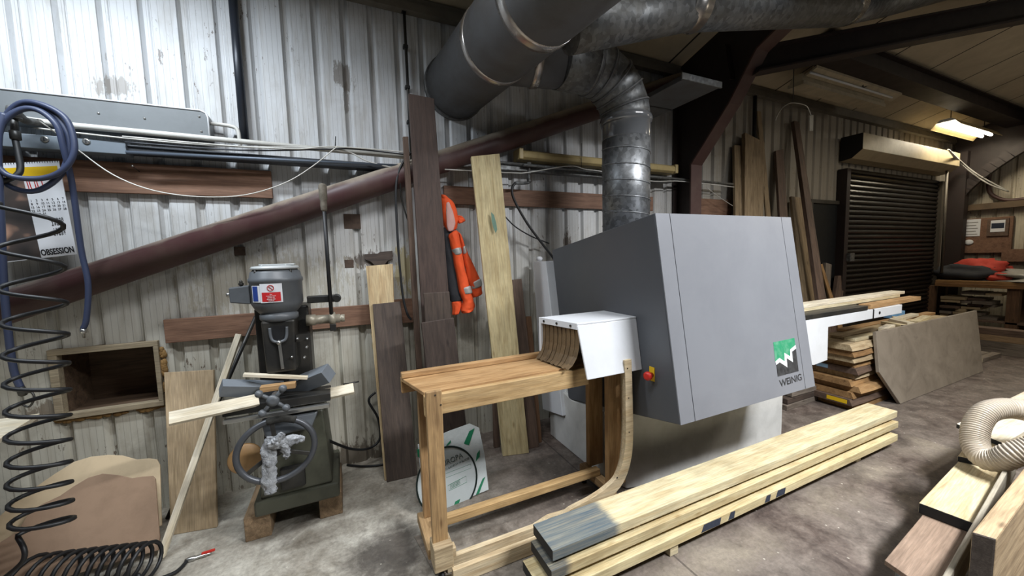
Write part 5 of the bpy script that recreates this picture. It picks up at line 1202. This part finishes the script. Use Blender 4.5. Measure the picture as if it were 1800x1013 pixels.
# planks lying on the outfeed table
zq = zt2+.041
for i, (x0, x1, y0, wd_, th_, lab) in enumerate(((XR+.15, 5.25, 1.86, .13, .028, 'lower pale plank lying on the outfeed table'), (XR+.1, 5.35, 1.85, .11, .028, 'upper pale plank on top of the outfeed table'))):
    plank('outfeed_plank', (x0, y0, zq+.014+i*.029), (x1, y0+.03, zq+.014+i*.029), wd_, th_, [pale, white_pine][i], lab, 'plank', 'planks on the outfeed table')
plank('outfeed_plank', (W(1527, 540, 1.72).x, 1.75, zt2+.022), (5.45, 1.78, zt2+.022), .09, .04, amber, 'orange-brown rough plank behind the end of the outfeed table', 'plank', 'planks on the outfeed table')
bl = W(1622, 536, 2.1); b = MB(); b.box((6.2, 2.22, ztop_+.032), (6.55, 2.30, ztop_+.10)); tag(build('wrapped_block', b, paint('pale_blue_wrap', '7fb2e0', .4), bev=.004), 'pale blue wrapped block on the far end of the tall pile', 'block')

# ================================================================== BOARDS LEANING ON THE RIGHT PART OF THE WALL
def wleaner(name, tl, tr, br, bl, ytop, ybot, th, mat, lab):
    q = [W(*bl, ybot), W(*br, ybot), W(*tr, ytop), W(*tl, ytop)]
    # carry the board on down to the floor, where the planer hides it
    for i, j in ((0, 3), (1, 2)):
        d_ = q[i]-q[j]; k = (q[j].z-.003)/(q[j].z-q[i].z); q[i] = q[j]+d_*k
    n_ = (q[1]-q[0]).cross(q[3]-q[0]).normalized(); n_ = n_ if n_.y > 0 else -n_
    b = MB(); b.quadslab(q, n_*th); return tag(build(name, b, mat, fr=frame((q[0]+q[1])/2, (q[2]+q[3])/2, -n_), bev=.003), lab, 'board')
wl_m = wood('pale_dusty_board', 'a08b6c', '6f5a40')
wleaner('leaning_board', (1291, 255), (1303, 256), (1305, 378), (1293, 378), 3.06, 2.93, .03, wl_m, 'narrow streaked board standing right of the portal frame')
wleaner('leaning_board', (1310, 233), (1344, 250), (1342, 378), (1309, 378), 3.02, 2.90, .05, wl_m, 'wide slant topped board standing beside the narrow streaked one')
wleaner('leaning_strip', (1331, 195), (1338, 196), (1355, 378), (1347, 378), 3.08, 2.98, .02, wl_m, 'tall thin strip leaning behind the wide slant topped board')
wleaner('leaning_board', (1364, 265), (1377, 262), (1385, 378), (1371, 378), 3.06, 2.94, .03, brown_w, 'brown upright batten alone between the slant topped board and the long pole')
wleaner('leaning_board', (1391, 345), (1411, 348), (1436, 532), (1413, 535), 3.00, 2.70, .03, wl_m, 'pale wide board leaning at the right corner of the planer hood')
wleaner('long_pole', (1396, 212), (1405, 214), (1453, 530), (1440, 532), 3.02, 2.55, .045, brown_w, 'longest brown timber leaning across the wall by the doorway')
wleaner('leaning_strip', (1442, 465), (1446, 464), (1466, 526), (1460, 528), 3.0, 2.95, .02, warm_w, 'short pale strip at the foot of the longest brown timber')
wleaner('short_post', (1452, 462), (1462, 465), (1459, 520), (1450, 520), 3.02, 3.0, .05, grey_w, 'short grey post standing at the dark doorway')
wleaner('short_post', (1474, 485), (1487, 484), (1481, 525), (1468, 526), 3.0, 2.97, .05, brown_w, 'short brown post standing in front of the roller door edge')
b = MB(); xx = W(1328, 200, 3.06).x; b.tube([(xx, 3.07, 3.49), (xx, 3.07, 1.9)], .022, 12); tag(build('down_pipe', b, black_m), 'black vertical pipe right of the portal frame knee', 'pipe')
# sheet of dirty board on the wall
# ================================================================== DOORS
a, c = W(1427, 357, 3.08), W(1474, 520, 3.08)
dr = thing('door_2', 'dark doorway left of the roller door', 'door', (a.x, 3.09, 0)); dr['kind'] = 'structure'
b = MB(); b.box((a.x, 3.085, 0), (c.x, 3.105, a.z)); build('opening_dark', b, paint('opening_shade', '0e1012', .5, dirt=.1), dr)  # near-black sheet paints the shade inside the open doorway
b = MB(); b.box((a.x-.05, 3.06, 0), (a.x, 3.108, a.z+.05)).box((c.x-.10, 3.06, 0), (c.x-.03, 3.108, a.z+.05)).box((a.x, 3.06, a.z), (c.x-.10, 3.108, a.z+.05)); build('door_frame', b, paint('dusty_door_frame', '3a352d', .6, dirt=.3), dr)
DX0, DX1 = W(1477, 400, 3.06).x, W(1643, 400, 3.06).x
rdz = S(1480, 288, DX0).z
rdoor = thing('door_1', 'closed dark brown roller shutter door at the far end', 'door', (DX0, 3.05, 0)); rdoor['kind'] = 'structure'
prof = []; z = 0.0; k = 0
while z < 2.75:
    prof += [(3.052, z), (3.030, z+.014), (3.022, z+.036), (3.030, z+.058), (3.052, z+.072)]; z += .075
b = MB()
for i in range(len(prof)-1):
    (ya, za), (yb_, zb2) = prof[i], prof[i+1]
    b.add([(DX0+.03, ya, za), (DX1-.03, ya, za), (DX1-.03, yb_, zb2), (DX0+.03, yb_, zb2)], [(0, 1, 2, 3)], 0, False)
b.box((DX0+.03, 3.06, 0), (DX1-.03, 3.09, 2.75))
build('shutter_curtain', b, paint('dark_brown_shutter', '120e0c', .38, .0, .2, spec=.3), rdoor, recalc=False)
for x in (DX0, DX1):
    b = MB(); b.box((x-.05, 2.98, 0), (x+.05, 3.10, 2.75)); build('guide_rail', b, paint('grey_guide', '575148', .5, .3, .2) if x == DX1 else steel_dk, rdoor, bev=.003)
hb0 = S(1520, 233, DX0); hb1 = S(1514, 287, DX0)
yF = hb0.y
b = MB(); z0h, z1h = S(1521, 285, DX0).z, hb0.z
z0h = S(1518, 262, DX0).z
b.prism([(DX0-.03, 3.09, z0h-.12), (DX0-.03, yF+.12, z0h-.10), (DX0-.03, yF, z0h), (DX0-.03, yF, z1h), (DX0-.03, 3.09, z1h)], (DX1-DX0+.10, 0, 0), 0, 1); b.m[0] = b.m[1] = 0
build('header_box', b, [paint('black_box_side', '0d0b0a', .6), paint('cream_header_paint', 'a89a7c', .45, dirt=.2)], rdoor, bev=.004)
b = MB(); p = S(1474, 470, DX0); b.box((DX0+.02, 2.93, W(1476, 460, 3.0).z), (DX0+.14, 2.98, W(1476, 448, 3.0).z+.02)); build('lock_plate', b, galv_m, rdoor, bev=.003)
b = MB(); b.tube([W(1665, 300, 2.9), W(1655, 480, 2.9)], .02, 10); tag(build('grey_pole', b, paint('grey_guide', '575148')), 'thin grey pole standing right of the roller door', 'pole')

# ================================================================== END WALL
xr_ = 10.62+.29
b = MB(); a, c = S(1684, 362, 10.9), S(1850, 350, 10.9); b.box((10.80, -2.5, (a.z+S(1684, 374, 10.9).z)/2-.05), (10.94, a.y+.02, (a.z+S(1684, 374, 10.9).z)/2+.06)); tag(build('sheeting_rail', b, paint('dusty_rail', '5e4d39', .6, dirt=.3)), 'brown horizontal steel rail across the far end wall', 'steel beam')
nb = thing('notice_board', 'brown notice board with two papers on the far end wall', 'notice board', S(1735, 415, 10.88))
a, c = S(1690, 386, 10.88), S(1777, 444, 10.88); b = MB(); b.box((10.87, c.y, c.z), (10.93, a.y, a.z)); build('board', b, board_m, nb, bev=.004)
a2, c2 = S(1692, 387, 10.86), S(1722, 415, 10.86); b = MB(); b.box((10.862, c2.y, c2.z), (10.869, a2.y, a2.z)); n1 = build('notice', b, paper, nb)
for i in range(5):
    b = MB(); z = a2.z-.06-i*.055; b.box((10.860, c2.y+.03+.02*(i % 2), z-.006), (10.8615, a2.y-.03, z+.006)); build('printed_line', b, paint('grey_ink', '75726b', .7), n1)
a3, c3 = S(1736, 386, 10.85), S(1772, 414, 10.85); b = MB(); b.box((10.845, c3.y, c3.z), (10.869, a3.y, a3.z)); n2 = build('small_board', b, brown_w, nb)
a4, c4 = S(1742, 388, 10.84), S(1766, 407, 10.84); b = MB(); b.box((10.838, c4.y, c4.z), (10.844, a4.y, a4.z)); n3 = build('notice', b, paper, n2) if False else build('notice', b, paper, nb)
b = MB(); hz_ = (a4.z-c4.z); b.box((10.836, c4.y+.01, c4.z+hz_*.3), (10.8375, a4.y-.01, a4.z-hz_*.25)); build('dark_panel', b, paint('navy_print', '232c3e', .5), n3)
p = S(1703, 426, 10.86); b = MB(); b.ball(p, (.012, .06, .05)); tag(build('wall_dial', b, paper), 'small white round thing on the brown notice board', 'dial')
b = MB(); b.tube(smooth_path([S(x, y, 10.86) for x, y in ((1757, 274), (1745, 292), (1738, 315), (1740, 338), (1756, 349), (1775, 352), (1800, 350), (1830, 348))], 5), .03, 8); tag(build('looped_cable', b, steel_br), 'thick brown cable looping down the far end wall', 'cable')
b = MB(); b.tube(smooth_path([W(1667, 263, 2.7), S(1690, 290, 10.3), S(1735, 322, 10.6), S(1773, 337, 10.83)], 6), .012, 6); b.tube(smooth_path([W(1667, 263, 2.7), S(1690, 285, 10.2), S(1720, 308, 10.5), S(1773, 337, 10.83)], 6), .012, 6); tag(build('white_cord', b, pvc_w), 'pair of white cords strung from the door header to the end wall', 'cord')
b = MB(); b.box((10.84, S(1790, 455, 10.84).y-.6, S(1790, 455, 10.84).z-.05), (10.94, S(1760, 450, 10.84).y, S(1790, 450, 10.84).z+.12)); tag(build('wall_board', b, board_m), 'low brown board on the end wall above the grey sheet', 'board')

# workbench under the end wall
BX = 9.80
wb = thing('workbench', 'timber workbench along the far end wall beside the roller door', 'workbench', (BX, 2.4, 0))
tl_ = S(1631, 478, BX); zt3 = .97; ya = min(S(1631, 478, BX).y, 2.95); 
b = MB(); b.box((BX, -.5, zt3-.05), (10.44, ya, zt3)); build('top', b, wood('bench_top', '9a7446', '6b4a28'), wb, frame((BX, 0, zt3), (BX, 1, zt3)), .004)
b = MB(); b.box((BX-.02, -.5, zt3-.11), (BX+.02, ya, zt3-.051)); build('front_rail', b, wood('bench_rail', '8a6238', '5c3f22'), wb, frame((BX, 0, zt3), (BX, 1, zt3)), .004)
for px0, px1 in ((1627, 1641), (1769, 1792)):
    a, c = S(px0, 520, BX), S(px1, 520, BX)
    for x in (BX+.02, 10.30):
        b = MB(); b.box((x, c.y, 0), (x+.12, a.y, zt3-.112)); build('leg', b, wood('bench_leg', '6e5038', '46311f'), wb, frame((x, a.y, 0), (x, a.y, 1), (1, 0, 0)), .004)
b = MB(); b.box((BX+.02, -.4, .28), (10.4, ya-.1, .31)); build('shelf', b, brown_w, wb)
random.seed(31)
y_hi = S(1643, 520, BX).y-.05; y_lo = S(1768, 520, BX).y+.05
cnt = 0
for lvl in range(9):
    y = y_hi; z = .312+lvl*.052
    while y > y_lo+.10:
        w_ = random.uniform(.10, .30)
        if y-w_ < y_lo: break
        if random.random() < .80-.05*lvl:
            x0 = BX+.06+random.uniform(0, .12); h_ = random.uniform(.035, .05); m_ = random.choice([grey_w, light_oak, brown_w, grey_w, warm_w])
            b = MB(); cx, cy = x0+.2, y-w_/2; b.box((x0, y-w_, z), (x0+.4, y, z+h_))
            o = build('offcut', b, m_, fr=frame((cx, cy, z+h_/2), (cx, cy+1, z+h_/2)))
            tag(o, 'short timber offcut stored on the shelf under the far workbench', 'offcut', 'offcuts under the far workbench'); cnt += 1
        y -= w_+.012
for k in range(7):
    y = y_hi+.0-1.9-random.random()*.0-k*.17; 
    b = MB(); b.box((BX+.1, y-.14, .312), (BX+.5, y, .352)); tag(build('offcut', b, random.choice([grey_w, light_oak]), bev=.003), 'short timber offcut stored on the shelf under the far workbench', 'offcut', 'offcuts under the far workbench')
# clothes and cover on the bench
def blob(name, c, r_, mat, seed, lab=None, parent=None, amp=.35, zmin=None):
    b = MB(); n, m_ = 26, 15
    for i in range(m_):
        ph = math.pi*i/(m_-1)
        for k in range(n):
            an = 2*math.pi*k/n; d_ = V((math.sin(ph)*math.cos(an), math.sin(ph)*math.sin(an), math.cos(ph)))
            s_ = 1+amp*mnoise.noise(d_*1.7+V((seed, 0, 0)))+amp*.4*mnoise.noise(d_*4.5+V((seed, 3, 0)))
            p = V(c)+V((d_.x*r_[0]*s_, d_.y*r_[1]*s_, d_.z*r_[2]*s_))
            if zmin is not None: p.z = max(p.z, zmin)
            b.v.append(p)
    for i in range(m_-1):
        for k in range(n):
            k2 = (k+1) % n; b.f.append([i*n+k, (i+1)*n+k, (i+1)*n+k2, i*n+k2]); b.m.append(0); b.s.append(True)
    return build(name, b, mat, parent)
jz = zt3+.002
cj = S(1684, 465, BX+.30); cj.y -= .12
jb = thing('bundled_jacket', 'red and black work jacket bundled on the left end of the workbench', 'jacket', (cj.x, cj.y, jz))
blob('dark_lining', (cj.x, cj.y+.05, jz+.12), (.22, .42, .16), dkf, 2, parent=jb, zmin=jz)
rdf = paint('red_fabric', 'b03a2c', .8, dirt=.25)
blob('red_shell', (cj.x+.15, cj.y-.12, jz+.2), (.18, .32, .17), rdf, 5, parent=jb, zmin=jz, amp=.5)
blob('red_cuff', (cj.x-.1, cj.y-.36, jz+.06), (.08, .14, .08), rdf, 8, parent=jb, zmin=jz)
blob('red_collar', (cj.x+.0, cj.y+.42, jz+.1), (.1, .16, .12), rdf, 9, parent=jb, zmin=jz)
cs = S(1785, 473, BX+.3); o = blob('plastic_sheet', (cs.x, cs.y-.75, jz+.05), (.30, 1.1, .14), paint('grey_cover_sheet', '9a9892', .35, 0, .3, 6, bmp=.4), 12, zmin=jz, amp=.6); tag(o, 'crumpled grey cover sheet lying on the right of the workbench', 'cover')
tp = S(1727, 466, 10.5); b = MB(); b.box((tp.x-.03, tp.y-.03, jz), (tp.x+.03, tp.y+.03, jz+.22)).box((tp.x-.03, tp.y-.16, jz+.22), (tp.x+.03, tp.y+.07, jz+.25)); tag(build('clamp_post', b, dk_metal), 'small dark T-shaped clamp standing behind the bundled jacket', 'clamp')
# timber on the floor by the bench
fl_l = [(8.15, 1.90, 1.2, .09, .055, 'lowest short beam lying on the floor beyond the grey panel'), (8.1, 1.98, 1.0, .09, .055, 'second short beam lying behind the lowest beyond the grey panel')]
for i, (x, y, L_, wd_, th_, lab) in enumerate(fl_l):
    plank('floor_beam', (x-.35, y, th_/2), (x+.25, y-.02, th_/2), wd_, th_, grey_w, lab, 'beam', endmat=pale)
xq = 8.55
for i, (z0, y0, y1, m_, lab) in enumerate(((0, 2.6, 1.0, grey_w, 'bottom grey beam of the stack in front of the workbench'), (.092, 2.55, 1.0, grey_w, 'middle grey beam of the stack in front of the workbench'), (.184, 2.55, 1.45, dirty_w, 'upper grey-brown beam of the stack in front of the workbench'), (.276, 2.3, 1.5, brown_w, 'topmost dark beam of the stack in front of the workbench'))):
    plank('stacked_beam', (xq+.1, y0, z0+.045), (xq+.1-.0, y1, z0+.045), .2, .09, m_, lab, 'beam', 'beams stacked in front of the workbench')
for i in range(3):
    plank('short_batten', (8.1+.05*i, 2.06, .001+.03+i*.062), (8.1+.05*i, 2.5, .001+.03+i*.062), .26, .06, [grey_w, brown_w, grey_w][i], ['lowest', 'middle', 'topmost'][i]+' short batten stacked between the panel and the beams', 'batten', 'short battens beyond the panel', endmat=pale)
for i, (x, y, an, L_, lab) in enumerate(((8.0, 2.32, 12, .8, 'wide amber board lying over the battens beyond the panel'), (8.15, 2.12, 18, .7, 'splintered amber strip beside the wide amber board'))):
    d_ = V((math.cos(R(an)), math.sin(R(an)), 0))*L_/2; z = .190+.02+i*.041; plank('amber_board', V((x, y, z))-d_, V((x, y, z))+d_, .26-.12*i, .04, amber, lab, 'board')

# ================================================================== LIGHTS AND HANGINGS
fz = 3.44
lf = thing('lit_strip_light', 'lit fluorescent strip light under the roof above the roller door', 'light fitting', (9.45, 2.6, fz))
b = MB(); b.prism([(8.62, 2.50, fz+.06), (8.62, 2.70, fz+.06), (8.62, 2.66, fz+.10), (8.62, 2.54, fz+.10)], (1.7, 0, 0)); build('body', b, white_p, lf)
b = MB(); b.prism([(8.62, 2.70, fz+.06), (8.62, 2.76, fz-.02), (8.62, 2.765, fz-.015), (8.62, 2.705, fz+.065)], (1.7, 0, 0)); build('reflector', b, paint('yellowed_reflector', 'e0c890', .4), lf)
b = MB(); b.prism([(8.62, 2.50, fz+.06), (8.62, 2.44, fz-.02), (8.62, 2.435, fz-.015), (8.62, 2.495, fz+.065)], (1.7, 0, 0)); build('reflector', b, paint('yellowed_reflector', 'e0c890', .4), lf)
for y in (2.55, 2.65):
    b = MB(); b.tube([(8.66, y, fz+.025), (10.28, y, fz+.025)], .022, 14); build('tube', b, emis('lit_tube', 'fff1d8', 9), lf)
la = lamp('strip_light_glow', (9.45, 2.6, fz-.0), (9.45, 2.6, 0), 1.5, .08, 26, (1.0, .90, .70), 175)
la.parent = lf; la.matrix_parent_inverse = WM[lf].inverted()
for x in (8.8, 10.15): b = MB(); b.tube([(x, 2.6, fz+.1), (x, 2.6, roofz(2.6)-.002)], .006, 6); build('hanger', b, dk_metal, lf)
uz = 3.49
uf = thing('unlit_strip_light', 'unlit dusty strip light hanging on chains beside the purlin', 'light fitting', (5.7, 2.6, uz))
dusty_l = paint('dusty_cream_enamel', 'b3a88f', .5, dirt=.3)
ua, ub = 4.78, 6.62
b = MB(); b.prism([(ua, 2.56, uz-.02), (ua, 2.57, uz+.06), (ua, 2.66, uz+.06), (ua, 2.69, uz-.02)], (ub-ua, 0, 0)); build('body', b, dusty_l, uf)
b = MB(); b.prism([(ua, 2.55, uz-.06), (ua, 2.71, uz-.06), (ua, 2.71, uz-.021), (ua, 2.55, uz-.021)], (ub-ua, 0, 0)); build('diffuser', b, dusty_l, uf)
b = MB(); b.prism([(ua+.05, 2.555, uz+.03), (ua+.05, 2.45, uz+.075), (ua+.05, 2.45, uz+.10), (ua+.05, 2.57, uz+.05)], (ub-ua+.1, 0, 0)); build('reflector', b, dusty_l, uf)
b = MB(); b.tube([(ua+.03, 2.5, uz-.01+.05), (ub+.02, 2.5, uz+.04)], .012, 8); build('tube', b, white_p, uf)
for x in (ua+.35, ub-.4):
    b = MB(); z = uz+.08; n = 0
    while z < roofz(2.6)-.01:
        c_ = V((x, 2.62, z)); b.tube([c_+V((.008*math.cos(t)*(n % 2), .008*math.cos(t)*(1-n % 2), .014*math.sin(t))) for t in [2*math.pi*k/10 for k in range(10)]], .0025, 5, closed=True); z += .022; n += 1
    build('chain', b, dk_metal, uf)
b = MB(); pc = V((5.9, 2.48, uz+.13)); b.tube([pc+V((.07*math.cos(t), .01*math.sin(3*t), .08*math.sin(t))) for t in [math.pi/2+2*math.pi*k/24 for k in range(26)]]+[V((5.9, 2.48, roofz(2.48)-.003))], .007, 6); tag(build('cable_coil', b, black_m), 'small coil of black cable hanging beside the unlit strip light', 'cable')
# wire hook hanging in front of the right wall
hk = thing('hanging_hook', 'bent wire hook with a shiny strip hanging on a line from the roof', 'hook', W(1394, 180, 2.4))
yh = 2.5
b = MB(); tp = W(1396, 100, yh); b.tube([W(1394, 180, yh), V((W(1395, 120, yh).x, yh, roofz(yh)-.003))], .004, 6); build('line', b, black_m, hk)
b = MB(); b.tube(smooth_path([W(x, y, yh) for x, y in ((1363, 212), (1366, 203), (1374, 191), (1385, 183), (1394, 181), (1408, 183), (1418, 187), (1423, 196), (1426, 204))], 5), .005, 8); build('bent_wire', b, chrome, hk)
b = MB(); b.prism([W(x, y, yh) for x, y in ((1423, 203), (1430, 202), (1429, 230), (1423, 230))], (0, .004, 0)); build('shiny_strip', b, chrome, hk)

# ================================================================== RIGHT FOREGROUND
zb1 = .33
tb_ = thing('low_trestle', 'low brown topped trestle under the black ended slab', 'trestle', F(1620, 960, zb1))
p_ = [F(1555, 985, zb1), F(1660, 1060, zb1), F(1760, 985, zb1), F(1622, 905, zb1)]
dx_ = (F(1622, 905, zb1)-F(1555, 985, zb1))
q0 = F(1555, 985, zb1); q1 = F(1632, 893, zb1)
wv = (F(1660, 1058, zb1)-q0)
b = MB(); b.prism([q0, q0+wv, q0+wv+(q1-q0)*2.2, q0+(q1-q0)*2.2], (0, 0, -.02)); build('top', b, wood('reddish_ply', '97806d', '75604f', knots=False), tb_, frame(q0, q1), .002)
for off in (V((.05, -.04, 0)), V((.10, -.22, 0))):
    b = MB(); p = q0+off; b.lathe((p.x, p.y, 0), (0, 0, 1), [(.022, 0), (.022, zb1-.021)], 16); build('leg', b, galv_m, tb_)
for off in (V((.95, .02, 0)), V((.95, -.2, 0))):
    b = MB(); p = q0+off; b.lathe((p.x, p.y, 0), (0, 0, 1), [(.022, 0), (.022, zb1-.021)], 16); build('leg', b, galv_m, tb_)
# slabs
def slab(name, pts, z0, z1, L_, m, lab, ext=None):
    A, B_ = F(*pts[0], z1), F(*pts[1], z1); d_ = F(*pts[2], z1)-A; d_.normalize()
    Bq = B_
    C_, D_ = Bq+d_*L_, A+d_*L_
    h_ = V((0, 0, z0-z1)); b = MB(); b.hexa([A+h_, Bq+h_, Bq, A, D_+h_, C_+h_, C_, D_]); b.m[0] = 1
    return tag(build(name, b, [m, end_black], fr=frame((A+Bq)/2+h_/2, (C_+D_)/2+h_/2), bev=.004), lab, 'slab')
sm_ = wood('slab_face', 'd0c19c', 'a58c62')
slab('timber_slab', ((1615, 884), (1714, 921), (1690, 805)), zb1+.001, zb1+.052, 1.25, sm_, 'black ended timber slab lying on the low trestle')
slab('timber_slab', ((1683, 802), (1774, 821), (1712, 765)), zb1+.053, zb1+.085, 1.4, sm_, 'second black ended slab beneath the ribbed hose')
slab('timber_slab', ((1681, 745), (1765, 780), (1800, 688)), zb1+.086, zb1+.115, 2.2, white_pine, 'pale board with a black end behind the ribbed hose')
# ribbed hose
hm, nt_, bs = newmat('ribbed_clear_hose')
bs.inputs['Base Color'].default_value = lin('cfc4b4'); bs.inputs['Roughness'].default_value = .18; bs.inputs['Transmission Weight'].default_value = .35; bs.inputs['IOR'].default_value = 1.3
def hp(px, py, w_): return CAM+ray(px, py)*w_
ctrl = [hp(1900, 760, 2.05), hp(1850, 735, 2.05), hp(1800, 722, 2.06), hp(1765, 718, 2.08), hp(1733, 726, 2.08), hp(1716, 750, 2.06), hp(1714, 782, 2.02), hp(1730, 806, 1.96), hp(1758, 808, 1.90), hp(1790, 795, 1.85), hp(1850, 780, 1.80), hp(1920, 770, 1.78)]
pp = smooth_path(ctrl, 60); 
cum = [0]
for i in range(1, len(pp)): cum.append(cum[-1]+(pp[i]-pp[i-1]).length)
N = int(cum[-1]/.0025); rs = []; P2 = []
for i in range(N):
    s_ = cum[-1]*i/(N-1); j = int(np.searchsorted(cum, s_)); j = max(1, min(j, len(pp)-1)); t = (s_-cum[j-1])/max(1e-9, cum[j]-cum[j-1]); P2.append(pp[j-1].lerp(pp[j], t)); rs.append(.052+.004*math.cos(2*math.pi*s_/.0125))
b = MB(); b.tube(P2, rs, 26); tag(build('ribbed_hose', b, hm), 'translucent ribbed extraction hose looping over the slabs at the right edge', 'hose')
# rough beam at the lower right
zc_ = .62
A, B_ = F(1708, 935, zc_), F(1752, 948, zc_); d_ = (F(1800, 822, zc_)-A).normalized()
b = MB(); h_ = V((0, 0, -zc_+.004)); C_, D_ = B_+d_*1.6, A+d_*1.6
b.hexa([A+h_, B_+h_, B_, A, D_+h_, C_+h_, C_, D_]); b.m[0] = 1
tag(build('rough_slab', b, [wood('rough_bark_slab', 'b79f7c', '7d6444'), wood('grey_end_grain', '6c625a', '4b443e', knots=False)], fr=frame((A+B_)/2+h_/2, (C_+D_)/2+h_/2), bev=.006), 'thick rough sawn slab standing on edge at the lower right corner', 'slab')
zc2 = .46
A = F(1652, 1020, zc2); d2 = (F(1706, 925, zc2)-A).normalized(); s_ = V((d2.y, -d2.x, 0))*.016
b = MB(); h_ = V((0, 0, -.125)); b.hexa([A+h_, A+s_+h_, A+s_, A, A+d2*1.5+h_, A+d2*1.5+s_+h_, A+d2*1.5+s_, A+d2*1.5]); tag(build('edge_board', b, wood('pale_grey_board', 'a8a08f', '857b6c'), fr=frame(A+h_/2, A+d2+h_/2), bev=.003), 'thin grey board standing on edge beside the rough slab', 'board')
